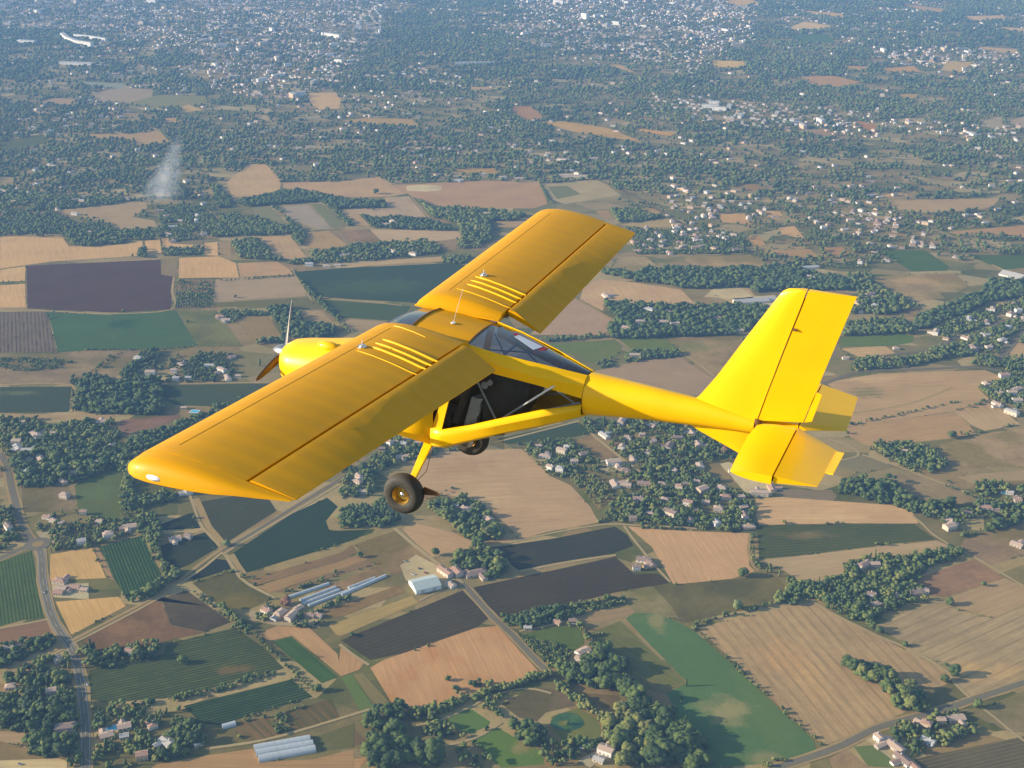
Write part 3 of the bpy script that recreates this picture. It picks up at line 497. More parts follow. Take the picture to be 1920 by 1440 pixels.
CRO={'A':(0,0),'B':(640,0),'C':(1280,0),'D':(0,480),'E':(1280,480),'G':(0,960),'H':(640,960),'I':(1280,960),'J':(640,600),'K':(960,240),'L':(400,280),'M':(0,280),'N':(1280,300)}
def P(crop,s):
    ox,oy=CRO[crop]; a=list(map(float,s.replace(',',' ').split()))
    return [(ox+a[i]/3,oy+a[i+1]/3) for i in range(0,len(a),2)]
FIELDS='''
M|196,160,128|t|0,495 70,490 350,492 385,545 560,550 700,530 800,515 805,580 770,600 520,615 300,630 150,650 0,672
M|200,163,130|t|0,678 145,657 140,740 0,745
M|198,160,126|t|0,765 140,757 145,890 0,890
M|200,162,128|t|815,515 900,505 912,590 825,595
M|198,160,128|t|906,505 945,500 965,530 1140,540 1140,555 925,557
M|202,163,130|t|1146,525 1224,520 1225,598 1147,595
M|158,136,116|t|1229,520 1297,515 1300,608 1229,598
M|95,86,84|p|148,655 905,620 905,702 975,712 960,900 620,918 155,895
M|140,126,110|t|909,620 1004,605 985,718 908,705
M|197,158,124|t|1007,610 1230,602 1328,640 1344,720 1007,725
M|178,146,122|t|1336,640 1560,632 1640,682 1645,705 1351,718
M|164,143,128|t|1212,732 1660,715 1728,826 1204,856
M|142,124,110|r 1040 890 1050 745 6 110,105,90 .4|985,735 1198,730 1190,890 975,895
M|113,113,92|g|1200,864 1742,834 1765,880 1200,888
M|128,117,112|r 140 1140 130 920 6.2 80,80,85 .55|0,915 265,912 318,1140 0,1145
M|76,108,98|c|270,918 620,932 990,905 1108,1105 860,1122 480,1132 328,1143
M|126,126,96|s|1002,908 1215,905 1368,1110 1112,1110 1080,1060
M|145,126,102|t|1352,940 1510,935 1588,1060 1402,1085
M|152,133,116|s|0,1155 470,1142 830,1130 700,1240 640,1290 430,1295 400,1320 0,1320
D|70,90,90|c|0,737 403,735 385,878 0,880
D|73,93,90|c|892,727 1560,717 1300,850 985,838 900,800
D|162,138,114|t|0,885 640,895 645,928 0,915
D|140,113,106|s|682,922 1010,892 1018,910 870,970 750,1000 690,1000 672,960
D|86,108,88|c|420,1290 650,1180 688,1200 690,1440 640,1500 440,1440
D|138,122,105|s|120,1300 380,1290 430,1400 400,1440 130,1440
D|88,102,76|c|745,1300 910,1222 1000,1290 980,1330 760,1370
L|183,154,130|t|75,185 200,85 295,82 380,180 373,240 300,288 115,290
L|178,149,128|t|392,185 700,182 930,155 1083,250 960,266 740,273 630,268 560,243 397,233
L|170,140,124|p|1002,200 1200,195 1520,175 1840,190 1880,308 1800,333 1230,328 1150,280 1102,255
L|172,150,136|t|700,345 830,335 980,320 962,272 1100,264 1198,380 900,386 860,370
L|130,130,114|g|222,325 320,322 430,440 382,435 240,380
L|158,145,140|t|372,328 528,310 668,445 600,450 440,400
L|124,128,112|g|547,310 608,305 740,430 672,443
L|170,146,126|t|705,350 798,345 880,428 792,430
L|180,150,125|t|252,495 433,487 525,608 420,622 335,600 312,540
L|165,140,116|t|532,465 648,457 775,552 620,578 502,545
L|143,127,116|t|652,458 718,456 782,545 770,552
L|180,155,136|t|882,450 1370,460 1408,500 1250,518 960,528 905,480
L|155,131,114|s|722,455 878,450 958,528 860,540 785,545
L|70,93,90|c|452,690 720,668 1300,642 1440,652 1200,840 1170,865 582,833
L|176,150,126|t|718,657 1000,622 1290,602 1290,630 1000,645 722,666
L|78,101,88|c|592,842 1110,882 1060,968 692,943 642,890
L|160,139,119|t|692,950 960,967 1000,982 860,1020 762,1020
L|160,139,116|t|492,905 600,905 668,968 620,978 502,958
L|165,141,121|t|1590,405 1760,405 1700,440 1600,438
K|165,150,130|g|162,320 488,290 518,308 600,370 618,375 300,428 232,408
K|122,126,110|g|202,330 310,325 388,372 252,400
K|160,136,113|t|470,465 548,462 558,518 500,500
K|166,141,116|t|692,455 818,450 838,478 762,490
K|166,146,119|t|602,545 868,505 998,558 750,560
K|185,149,119|t|1162,485 1308,480 1343,543 1180,530
K|185,151,122|t|1402,460 1508,470 1528,508 1442,515
K|195,156,126|t|1492,565 1588,550 1648,623 1520,600
K|175,141,113|t|1322,610 1388,605 1428,658 1362,670
K|165,146,121|s|592,730 750,722 848,798 620,818 552,790
K|170,146,119|s|942,725 1340,712 1448,768 1390,783 1230,788 1180,798 1052,790
K|165,136,113|t|1372,690 1678,680 1728,730 1500,718
K|165,131,111|t|1742,675 1858,670 1898,708 1790,728
K|185,153,129|t|482,850 700,870 950,910 1045,1003 890,1000 700,995 522,985 512,1030 382,965 402,900
K|168,141,127|t|352,962 573,1080 523,1163 170,1165 100,1160
K|176,151,126|t|1112,910 1328,895 1368,948 1242,988 1152,950
K|97,119,92|c|202,1215 578,1190 618,1230 590,1290 440,1318 352,1280 222,1240
K|96,121,92|c|602,1190 848,1180 938,1250 700,1263
K|156,135,112|s|872,1180 1300,1165 1290,1260 1200,1400 1132,1390 962,1270
K|158,135,121|t|452,1370 750,1300 948,1290 1108,1400 1155,1420 1050,1510 660,1445 447,1385
N|170,146,126|t|1152,225 1788,215 1738,265 1600,288 1300,298 1192,283
N|170,138,116|t|1492,405 1990,360 1990,445 1700,410 1560,423
N|82,112,94|c|1092,510 1368,510 1498,600 1488,623 1290,628 1182,560
N|84,111,97|c|1602,530 1990,538 1990,600 1800,618 1702,578
N|167,145,119|s|1052,660 1240,645 1528,640 1608,700 1588,728 1440,748 1478,778 1280,798 1182,740
N|156,131,109|s|1482,800 1688,725 1698,745 1560,798
N|150,131,111|s|1142,880 1348,822 1318,878 1230,888
N|170,146,116|t|1352,940 1558,872 1588,888 1430,938
N|90,119,89|c|902,1000 1230,977 1298,990 1288,1028 1150,1048 892,1048
N|185,153,123|t|872,1060 1140,1047 1198,1088 1060,1113 990,1108 932,1080
N|176,146,121|t|1822,1080 1890,1027 1990,1050 1990,1160 1920,1128
N|178,150,125|t|1152,190 1268,190 1268,204 1102,208
N|150,126,110|t|292,140 398,135 498,165 352,175
E|177,146,120|t|802,710 1100,662 1700,642 1828,690 1658,738 1728,808 1520,875 960,958 900,958 960,830
E|172,140,113|t|905,962 1520,880 1560,900 1650,998 1500,1028 1052,1073 942,1018
E|178,150,124|t|1530,872 1732,812 1898,948 1700,983 1640,960
E|170,143,117|s|1442,1060 1748,990 1920,970 1990,1000 1990,1190 1920,1190 1542,1178 1502,1150
E|130,122,106|g|872,1150 1008,1117 1178,1180 1052,1213 1002,1223 882,1190
E|140,128,106|g|1002,1230 1188,1187 1348,1240 1290,1258 1082,1268
E|150,131,109|s|1202,1228 1382,1242 1460,1252 1698,1370 1602,1398 1532,1398 1252,1378
E|132,119,109|t|562,1310 838,1317 868,1350 848,1378 522,1350
E|161,139,116|t|1652,1290 1542,1240 1990,1195 1990,1260 1702,1270
I|194,156,126|t|411,-75 561,-84 879,-60 1179,-39 1290,0 1328,64 900,64 432,74 405,0
I|86,96,74|v 430 170 1300 110 6 108,108,84 .2|420,80 560,71 1300,69 1428,154 1000,199 640,248 430,266
I|172,146,123|t|437,275 1000,206 1430,161 1500,190 1538,210 1400,225 1080,255 900,300 918,340 800,393 640,378 540,310 482,290
I|190,150,122|t|-309,81 0,106 378,120 374,300 408,333 280,375 0,404 -54,404 -174,195
I|118,111,86|s|-190,385 -54,412 280,378 518,360 598,440 530,458 508,518 122,598 0,628 -60,600 -160,510
I|178,148,119|r 345 590 700 1020 11 138,118,98 .30|82,650 400,577 728,511 948,620 1468,890 1498,960 1440,988 1320,978 1248,1130 820,1308 760,1288 520,1070
I|170,147,122|r 1200 700 1700 480 13 135,118,100 .30|1082,640 1448,477 1540,550 1750,600 1990,500 1990,940 1640,1048 1520,958 1492,880 1182,700
I|156,123,106|s|1402,470 1292,400 1370,352 1638,265 1808,368 1482,478
I|166,139,116|t|1548,540 1488,492 1812,372 1920,420 1990,450 1990,490 1750,598
I|157,132,112|s|1592,150 1920,60 1990,50 1990,260 1920,238 1732,298 1622,240 1562,190
I|80,116,98|c|-321,600 -270,566 -150,570 0,632 80,682 298,880 558,1120 738,1288 748,1348 700,1378 428,1418 200,1440 120,1440 -45,1110 -90,1020 30,960 -180,750
I|142,131,102|s|-360,450 -165,420 -60,535 -5,625 -150,568 -270,560
I|150,133,111|s|1702,1100 1920,1002 1990,985 1990,1260 1920,1240 1840,1238 1562,1112
I|104,98,87|v 1330 1440 1920 1300 4.5 118,110,94 .3|1302,1390 1920,1262 1990,1250 1990,1480 1332,1480
I|165,136,111|s|822,1390 918,1332 1050,1440 1060,1480 860,1480
I|104,119,80|g|962,1320 1088,1312 1198,1420 1180,1440 1042,1430
J|177,146,123|t|420,802 560,742 1010,722 1080,790 1180,880 1290,930 1400,1050 1448,1140 1180,1188 1000,1233 930,1150 770,1030 700,1000 560,985 470,1010 400,1060 400,900
H|177,145,119|t|342,95 400,60 620,110 738,165 720,205 560,238 512,252 422,180
H|153,128,101|s|72,185 300,107 498,260 478,300 300,350 200,310
H|72,78,68|v 860 260 1600 120 6 84,84,74 .15|842,200 1180,152 1540,82 1608,130 1643,190 1530,233 1000,328 900,260
H|80,79,74|v 920 500 1700 340 6 92,86,82 .15|742,425 1540,252 1648,350 1780,346 1848,400 1540,453 1180,543 920,598 882,590
H|82,80,74|v 60 760 740 540 6 94,88,83 .15|-2,722 680,442 748,480 828,600 760,648 380,788 162,833
H|184,141,110|o|162,877 240,832 760,652 878,642 1108,895 980,958 660,1038 500,1108 370,1128 292,1090
H|175,136,106|t|-5,762 128,850 100,888 0,923 -20,900
H|100,118,78|g|0,930 60,915 200,1120 170,1150 130,1160
H|128,118,88|t|62,915 120,906 288,1090 278,1128 205,1120
H|142,116,96|r -500 180 0 30 9 125,108,85 .3|-530,382 -5,230 60,187 88,230 0,272 -480,412
H|155,126,99|t|-478,420 0,276 90,240 150,268 0,322 -400,455
H|132,110,96|t|0,328 155,275 168,300 0,350 -330,452 -380,452
H|150,123,101|s|-150,450 198,312 248,350 0,448 -180,520
H|141,117,91|s|-100,560 320,412 358,450 0,590 -60,600
H|165,141,101|t|-70,640 400,472 438,510 0,698 -30,690
H|118,118,86|r 1400 700 1850 960 5 95,105,75 .4|1382,690 1570,612 1928,958 1850,978 1722,938 1482,760
H|126,111,99|s|902,1080 1050,1002 1230,992 1318,1090 1150,1128 1100,1178 1000,1158
H|94,119,76|g|602,1150 720,1102 838,1180 828,1200 730,1248 602,1200
H|97,121,73|g|742,1290 878,1212 960,1260 1138,1350 1138,1420 900,1440 832,1380
H|112,116,77|g|1182,1150 1330,1102 1438,1160 1468,1250 1400,1298 1262,1298 1182,1220
H|126,111,86|s|1362,1020 1558,1032 1598,1100 1482,1108 1382,1060
H|92,108,65|g|1222,640 1348,652 1368,740 1300,788 1252,760 1002,692 1100,668
H|116,101,86|t|-2,1210 70,1212 148,1300 0,1328
H|141,126,106|t|0,1340 148,1332 148,1376 0,1388
H|180,141,109|t|0,1395 148,1382 100,1440 0,1440
H|72,93,74|c|-60,105 188,97 170,120 0,175 -60,160
H|152,129,107|t|1302,600 1618,532 1668,570 1482,618 1342,618
H|165,136,107|t|772,170 878,122 968,165 852,195
G|72,94,56|v 60 260 110 610 3.6 104,118,74 .45|-60,290 0,280 178,217 208,380 268,590 130,608 0,643 -60,650
G|195,156,111|t|282,240 518,197 598,373 282,383
G|56,84,56|v 680 160 800 460 3.6 92,112,70 .45|562,196 798,132 908,350 858,428 722,503 640,370
G|160,130,108|t|522,197 552,197 640,380 610,374
G|198,156,109|t|312,505 668,477 708,530 402,693
G|136,107,93|t|-60,675 0,660 280,606 308,700 150,718 0,738
G|56,74,68|c|872,82 1080,2 1128,90 902,104
G|60,77,68|c|902,190 1160,112 1228,200 1060,298 962,338 902,250
G|76,84,72|v 1200 100 1420 -40 4 88,92,78 .4|1110,-54 1410,-105 1515,-69 1555,-6 1270,176 1215,150
G|58,80,72|c|1312,230 1640,12 1840,-80 1900,-30 1832,50 1850,100 1910,110 2070,100 2010,150 1920,180 1380,343
G|120,111,78|s|1082,400 1298,332 1538,490 1400,548 1242,538
G|70,82,62|s|1052,370 1200,262 1278,272 1298,320 1100,383
G|136,107,89|s|452,740 560,652 840,502 900,480 960,640 1150,678 880,738 560,788
G|98,91,84|s|872,500 1050,442 1298,620 1150,676 965,638 905,480
G|66,84,50|v 500 1050 1500 820 4.2 104,106,66 .5|502,890 920,800 942,740 1320,652 1478,760 1598,880 1500,908 1080,1018 930,1048 600,1073 502,1050
G|52,76,50|v 1100 1150 1700 990 4.0 84,100,66 .45|1032,1092 1638,942 1758,1040 1230,1198 1132,1188
G|78,106,60|v 1600 720 1860 950 4 62,90,50 .4|1532,730 1638,702 1898,930 1810,963
G|176,139,109|t|1432,692 1560,642 1740,652 1900,800 1920,925 1645,696 1520,725
G|128,106,84|r 1400 1180 1500 1280 8 88,92,66 .45|1322,1225 1350,1182 1502,1152 1570,1270 1420,1292 1330,1260
G|118,102,80|r 1600 1130 1700 1240 8 84,90,64 .5|1602,1130 1690,1102 1860,1050 1915,1170 1790,1202 1650,1248
G|165,131,101|t|852,1440 880,1420 1150,1372 1420,1332 1468,1408 1760,1392 1920,1352 1990,1340 1990,1480 860,1480
G|105,105,76|g|1762,1270 1990,1190 1990,1325 1802,1342
G|165,139,116|t|-60,1235 140,1232 148,1328 0,1290 -60,1290
G|198,174,141|t|-60,1400 330,1387 378,1402 378,1440 330,1480 -60,1480
J|68,90,84|c|872,670 1310,572 1368,592 1398,640 1280,663 932,698
J|150,126,101|s|1292,682 1408,652 1558,770 1440,788 1372,740
J|150,127,97|s|1292,902 1478,892 1538,1000 1450,1068 1382,980
A|158,146,140|t|502,530 680,490 858,510 848,560 700,580 542,560
A|122,136,128|c|702,582 900,532 1148,542 1158,588 900,608
A|165,146,136|t|212,580 300,550 418,560 400,588
A|180,156,126|t|1002,605 1058,587 1148,620 1052,630
A|190,161,136|t|1742,525 1888,520 1918,560 1908,610 1790,618 1722,560
A|170,146,126|t|502,755 740,752 898,732 953,800 780,823 760,785 522,775
A|95,115,86|c|0,800 240,752 278,800 150,830 0,850
A|175,150,130|t|922,665 998,660 990,698 932,690
M|165,144,126|t|302,345 818,292 828,330 742,380 868,400 888,450 652,463 622,420 422,370
A|142,150,150|t|432,455 698,470 700,500 500,490
B|170,146,122|t|0,680 150,662 398,670 438,710 152,700
B|166,136,121|t|952,600 1060,597 1138,660 1062,680 982,650
B|188,155,118|r 1100 690 1690 790 16 165,140,110 .35|1102,685 1250,682 1500,720 1600,760 1688,798 1400,760 1302,740
B|190,151,111|t|1662,720 1878,750 1850,765 1692,740
B|180,156,136|t|722,490 850,487 830,500 732,515
B|170,141,111|t|642,955 858,945 878,975 662,975
B|180,156,131|t|1492,365 1560,362 1658,410 1570,405
C|200,170,131|t|162,340 340,345 368,380 182,375
C|198,174,150|t|612,150 680,122 848,145 750,168 602,168
C|100,130,128|c|602,190 820,192 858,240 662,240
C|176,146,126|t|682,430 850,427 998,460 900,488 722,480
C|180,150,128|t|902,370 1058,375 1020,398 922,390
C|184,151,126|t|1112,385 1298,372 1338,400 1152,410
C|184,160,131|t|1482,345 1638,350 1560,408 1452,395
C|176,156,146|t|1242,25 1478,50 1450,78 1292,50
C|190,166,150|t|1562,90 1798,87 1818,100 1652,120
C|188,166,148|t|1782,150 1990,165 1990,190 1802,170
C|184,160,140|t|1632,260 1878,277 1898,308 1752,290
C|176,150,121|t|1202,530 1328,527 1308,553 1232,555
C|170,131,106|t|982,680 1088,700 1088,763 1012,730
C|156,136,126|t|712,730 800,722 878,768 732,770
C|160,150,140|t|1662,680 1798,652 1798,708 1702,718
C|165,150,140|t|1812,690 1990,630 1990,735 1922,728
C|194,166,140|t|562,50 900,77 908,103 702,70
C|194,166,140|t|232,5 378,-10 428,20 302,33
'''
FPOLY=[]
def inside(poly,x,y):
    """vectorised point in polygon"""
    x=np.asarray(x); y=np.asarray(y); r=np.zeros(x.shape,bool); n=len(poly)
    for i in range(n):
        x1,y1=poly[i]; x2,y2=poly[(i+1)%n]
        if y1==y2: continue
        c=((y1>y)!=(y2>y))&(x<(x2-x1)*(y-y1)/(y2-y1)+x1); r^=c
    return r
def sheet(name,pts,mat,z,kind='structure'):
    g=[G(*p) for p in pts]
    bm=bmesh.new(); vs=[bm.verts.new((x,y,z)) for x,y in g]
    f=bm.faces.new(vs); bm.normal_update()
    if f.normal.z<0: f.normal_flip()
    bmesh.ops.triangulate(bm,faces=bm.faces)
    me=bpy.data.meshes.new(name); bm.to_mesh(me); bm.free(); me.materials.append(mat)
    o=bpy.data.objects.new(name,me); C.objects.link(o); o['kind']=kind; return o
def wobble(pts,amp,step=40):
    """rounds corners and roughens straight picture-traced edges"""
    out=[]; n=len(pts)
    for i in range(n):
        a=Vector(pts[i]); b_=Vector(pts[(i+1)%n]); L=(b_-a).length; k=max(1,int(L/step))
        for j in range(k):
            t=j/k; p=a.lerp(b_,t)
            if j: p+=Vector((random.uniform(-amp,amp),random.uniform(-amp,amp)*.5))
            out.append(tuple(p))
    return out
SPOTS=[('I','245 1110',30,24,(150,140,108)),('I','450 1380',22,16,(132,130,100)),('I','290 1190',14,10,(128,130,100)),('H','1780 610',12,30,(140,134,104)),('H','1040 1320',14,16,(142,130,98)),('G','1300 890',26,9,(124,100,84)),('E','1035 770',36,26,(126,122,96)),
('E','1060 690',60,20,(192,160,132)),('J','800 1000',60,40,(186,156,130)),('J','700 820',50,30,(168,136,116)),('H','560 900',30,30,(192,146,112)),('I','700 920',22,50,(196,158,120)),('I','560 820',30,40,(190,150,116)),('L','900 770',120,60,(84,102,92)),('L','600 800',50,40,(80,98,88)),('D','400 400',60,30,(84,112,96)),
('D','100 770',40,10,(104,112,96)),('D','700 380',30,30,(66,98,90)),('N','1330 680',60,30,(184,152,122)),('N','1500 660',60,30,(150,128,108)),('K','600 920',60,40,(196,162,134)),('K','1000 1230',50,30,(132,132,98)),('E','1650 850',50,30,(168,136,112)),('I','800 30',60,20,(202,166,134)),('I','100 200',40,30,(196,154,124)),
('G','700 650',26,20,(150,116,92)),('G','1900 60',30,20,(52,74,66)),('H','900 1100',20,14,(142,124,106)),('D','560 1330',30,26,(98,116,90)),('I','1700 900',50,20,(196,160,120)),('I','700 130',40,12,(130,116,92))]
zi=0
for ln in FIELDS.strip().split('\n'):
    cr,cs,op,ps=ln.split('|'); pts=P(cr,ps); c=tuple(map(int,cs.split(','))); v=sum(p[1] for p in pts)/len(pts)
    base=alb(c,v); row=None; kw={}
    if op=='c': base=(base[0]*1.28,base[1]*.98,base[2]*.66)
    gp=[Vector(G(*p)) for p in pts]
    if op[0] in 'rv':
        q=op.split(); a=P(cr,' '.join(q[1:5])); d=Vector(G(*a[1]))-Vector(G(*a[0])); row=(math.atan2(d.y,d.x),float(q[5]),alb(tuple(map(int,q[6].split(','))),v),float(q[7])); kw=dict(patch=.14,grain=.16)
    elif op=='t':
        e=max(range(len(gp)),key=lambda i:(gp[(i+1)%len(gp)]-gp[i]).length); d=gp[(e+1)%len(gp)]-gp[e]
        row=(math.atan2(d.y,d.x),random.uniform(11,17),tuple(x*.90 for x in base),.35); kw=dict(patch=.10,grain=.07)
    elif op=='o': row=(R_(108),14,tuple(x*.92 for x in base),.3); kw=dict(c2=alb((180,128,92),v),grain=.05)
    elif op=='c': kw=dict(patch=.14,grain=.10,c2=tuple(a_*b_ for a_,b_ in zip(base,(1.25,1.08,.95))))
    elif op=='g': kw=dict(patch=.15,grain=.12,c2=alb(tuple(int(x*.9+14) for x in c),v))
    elif op=='p': kw=dict(patch=.10,grain=.08)
    elif op=='s': kw=dict(patch=.22,grain=.24,green=alb(tuple(int(x) for x in (c[0]*.78,c[1]*.86,c[2]*.74)),v))
    sp5=[]
    for q in SPOTS:
        x5,y5=P(q[0],q[1])[0]
        if inside(pts,np.array([x5]),np.array([y5]))[0]:
            X5,Y5=G(x5,y5); sp5.append((X5,Y5,q[2],q[3],alb(q[4],y5)))
    m=soil('field_soil',base,row=row,spots=sp5,**kw)
    zi+=1; o=sheet('field',wobble(pts,.5 if v>700 else .3),m,.06+.004*(zi%40))
    FPOLY.append(pts)
# bare patch ahead of the wing
for cr,cs,ps in (('L','198,180,156','1082,207 1180,200 1288,207 1278,232 1180,238 1090,234'),):
    pts=P(cr,ps); v=pts[0][1]; sheet('field',wobble(pts,2.0,12),soil('bare_patch',alb(tuple(map(int,cs.split(','))),v),patch=.2,grain=.2),.235)
# pond
pc=P('H','1270 1180')[0]; pts=[(pc[0]+31*math.cos(a)*(1+.08*math.sin(3*a)),pc[1]+17*math.sin(a)) for a in [2*math.pi*k/28 for k in range(28)]]
wm,nt,b=new_mat('pond_water'); b.inputs['Base Color'].default_value=(*alb((64,98,68),1350),1); b.inputs['Roughness'].default_value=.25
tc=nd(nt,'ShaderNodeTexCoord'); n_=noise(nt,tc.outputs['Object'],1/12); nt.links.new(ramp(nt,n_,[(.35,alb((58,88,62),1350)),(.65,alb((78,108,70),1350))]),b.inputs['Base Color'])
sheet('water',pts,wm,.25)
pts=[(pc[0]-8+9*math.cos(a),pc[1]+3+4.5*math.sin(a)) for a in [2*math.pi*k/14 for k in range(14)]]
sheet('ground',wobble(pts,1,9),soil('islet',alb((112,112,72),1350)),.27)
# ------------------------------------------------------------------ roads and tracks
def soil_road(name,c,v,gr=.10): return soil(name,alb(c,v),patch=.06,grain=gr)
def ribbon(name,pts,wd,mat,z,amp=0):
    g=[Vector(G(*p)) for p in pts]; q=[g[0]]
    for i in range(len(g)-1):       # Catmull-Rom through the traced points
        p0=g[max(0,i-1)];p1=g[i];p2=g[i+1];p3=g[min(len(g)-1,i+2)]; k=max(2,int((p2-p1).length/25)); k=min(k,24)
        for j in range(1,k+1):
            t=j/k; q.append(.5*((2*p1)+(p2-p0)*t+(2*p0-5*p1+4*p2-p3)*t*t+(3*p1-p0-3*p2+p3)*t**3))
    v=[];f=[]
    for i,p in enumerate(q):
        d=(q[min(i+1,len(q)-1)]-q[max(i-1,0)]); d=d.normalized() if d.length>0 else Vector((1,0)); n=Vector((-d.y,d.x)); w_=wd*(1+amp*random.uniform(-1,1))
        v+=[(*(p+n*w_/2),z),(*(p-n*w_/2),z)]
        if i: f.append((2*i-2,2*i-1,2*i+1,2*i))
    o=link(name,v,f,mat); o['kind']='structure'; return o,q
ROADS='''
road|D|8|a|0,1110 40,1180 60,1280 100,1440 120,1510 175,1600
road|G|8|a|175,160 215,195 235,260 240,380 280,560 340,680 400,760 440,880 460,1000 480,1200 482,1470
road|G|8|a|-60,275 0,262 100,215 170,192
road|G|5|d|300,90 240,140 262,180 230,215
track|G|4|w|0,930 300,800 420,735 640,622 900,482 1040,384 1150,310 1250,225
track|G|5|v|0,912 300,782 420,715 640,600 900,462 1040,362 1250,205 1640,-15
road|G|5|a|1262,214 1420,120 1660,-30 1920,-190 2100,-320
track|G|5|w|1250,240 1440,125 1680,-18 1900,-150
track|G|4|w|1060,-120 1100,0 1145,95 1242,195
track|G|8|v|1100,-75 1135,0 1175,85 1250,175
track|G|4.5|w|1268,240 1350,370 1450,435 1560,492
track|G|7|v|1300,240 1370,350
road|J|5|w|300,1175 380,1240 560,1390 600,1440
road|H|6|w|300,92 430,205 560,302 680,400
road|H|6|a|680,400 770,500 860,600 960,690 1060,800 1150,890
track|H|9|v|715,430 790,520 870,600
track|H|4|w|500,255 640,228 860,192 1180,120 1480,70 1640,75 1920,88 2000,95
track|H|5|w|1000,335 1200,295 1400,262 1545,243
track|H|4|w|1590,78 1640,150 1680,200 1760,300 1850,395
track|H|3.5|w|640,440 700,425 560,445 440,500
track|H|3.5|w|1000,672 1200,632 1320,605
track|I|4|w|1290,20 1340,60 1400,120 1470,165 1540,210 1640,255 1720,300 1820,360 1990,460
track|I|4.5|w|740,510 850,575 960,630 1100,700 1230,752 1380,830 1500,910 1530,965 1620,1050
road|I|7|a|1990,940 1920,962 1800,1000 1620,1060 1450,1115 1250,1170 1080,1220 900,1312 700,1385 520,1440
track|I|3.5|w|1680,1100 1760,1160 1830,1220 1990,1340
road|E|8|a|790,720 860,695 960,660 1100,645 1280,640 1450,632 1600,625 1750,640 1860,665
road|E|7|a|1000,575 1130,562 1300,540 1400,528 1500,480 1600,440 1760,385 1920,330 1990,310
road|E|12|a|1780,590 1850,500 1920,420 1990,360
road|K|8|a|480,290 600,340 720,400 820,460 1000,560 1140,610 1280,665 1380,715 1480,772
road|K|5|w|700,718 1000,716 1300,708
track|E|4|w|820,1030 930,1065 990,1110 960,1135 860,1152
track|E|4|w|1010,1118 1200,1180 1380,1250 1550,1310 1720,1378
track|E|4|v|960,885 1280,830 1520,740
track|G|4|w|-60,672 0,655 150,628 295,598
road|A|10|b|300,1030 370,1000 600,935 900,850 1200,790 1500,730 1640,690 1920,640
road|B|12|b|190,250 215,150 240,60 260,0
road|B|10|b|180,255 340,300 560,318 700,350 860,372
road|J|6|w|1405,640 1480,700 1560,765 1700,870
track|J|5|w|860,690 1080,635 1340,568
track|L|4|w|0,862 250,848 540,832 800,850 1060,880
track|M|5|w|978,720 968,800 962,902 620,925 300,912 0,903
track|D|4|w|0,727 405,727 400,880
track|D|5|w|890,720 1200,716 1520,712
track|L|4|w|1095,240 1150,310 1215,385
track|M|4|w|1640,672 1690,760 1755,850
track|G|4|w|1180,1330 1400,1300 1600,1255 1920,1160 2080,1110
track|H|3.5|w|420,1200 560,1170 740,1090 850,1035 1000,997 1100,1000 1180,1022
track|H|3.5|w|560,1320 700,1290 800,1250 900,1185
track|H|4|w|-10,745 60,800 155,862
track|K|5|v|352,960 460,1015 575,1085
track|K|4|w|960,1270 1050,1330 1140,1400
track|L|4|w|0,360 50,410 100,450
track|M|5|w|1160,335 1220,390 1290,450
track|M|5|v|0,480 400,500 900,500 1400,495 1640,480
track|I|3.5|v|380,125 370,220 395,300 430,335
track|N|6|w|1740,590 1850,640
road|N|6|w|0,350 130,400 300,480
track|N|5|w|640,640 700,690
track|C|9|w|0,580 120,610 400,645 700,660 1000,700
road|C|10|w|560,45 760,60 1000,95
track|A|8|b|0,480 500,440 900,500 1300,470
'''
RMAT={}
def rmat(k,v):
    key=(k,int(v//250))
    if key not in RMAT:
        c={'a':(118,114,112),'d':(170,158,142),'w':(166,147,122),'v':(158,136,108),'b':(140,146,156)}[k]
        RMAT[key]=soil_road('asphalt' if k in 'ab' else 'gravel',c,v)
    return RMAT[key]
RP=[]; zi=0
for ln in ROADS.strip().split('\n'):
    nm,cr,wd,k,ps=ln.split('|'); pts=P(cr,ps); v=sum(p[1] for p in pts)/len(pts); zi+=1
    wd=float(wd)*(.85 if k=='w' else 1); z=(.26 if k=='v' else .34 if k!='a' else .40)+.001*zi
    o,q=ribbon(nm,pts,wd,rmat(k,v),z,.12 if k in 'wv' else 0); RP.append((q,wd))
    if k=='a' and v>700:
        vm=rmat('v',v); 
        o2,_=ribbon('verge',pts,wd*1.7,vm,.25+.001*zi,.15)
# paint on the straight and the curve of the main road
mk=plain('road_paint',(.62,.62,.6),.7)
for off in (0,3.4,-3.4):
    m=MB()
    for q,wd in RP[1:2]:
        for i in range(len(q)-1):
            d=(q[i+1]-q[i]).normalized(); n=Vector((-d.y,d.x)); a=q[i]+n*off; b_=q[i+1]+n*off
            if off==0: b_=a.lerp(b_,.4)
            hw=.10; m.add([(*(a+n*hw),.46),(*(a-n*hw),.46),(*(b_-n*hw),.46),(*(b_+n*hw),.46)],[(0,1,2,3)])
    o=m.obj('road_marking',mk); o['kind']='structure'
# roundabout
rc=Vector(G(*P('G','213 181')[0]))
def disc(name,c,r0,r1,mat,z,n=32):
    v=[];f=[]
    for k in range(n):
        a=2*math.pi*k/n; v+=[(c.x+r0*math.cos(a),c.y+r0*math.sin(a),z),(c.x+r1*math.cos(a),c.y+r1*math.sin(a),z)]
    for k in range(n):
        k2=(k+1)%n; f.append((2*k,2*k+1,2*k2+1,2*k2))
    o=link(name,v,f,mat); o['kind']='structure'; return o
disc('road',rc,6.5,15,rmat('a',1000),.52); disc('ground',rc,0.01,6.5,soil('islet',alb((150,130,100),1000)),.56)
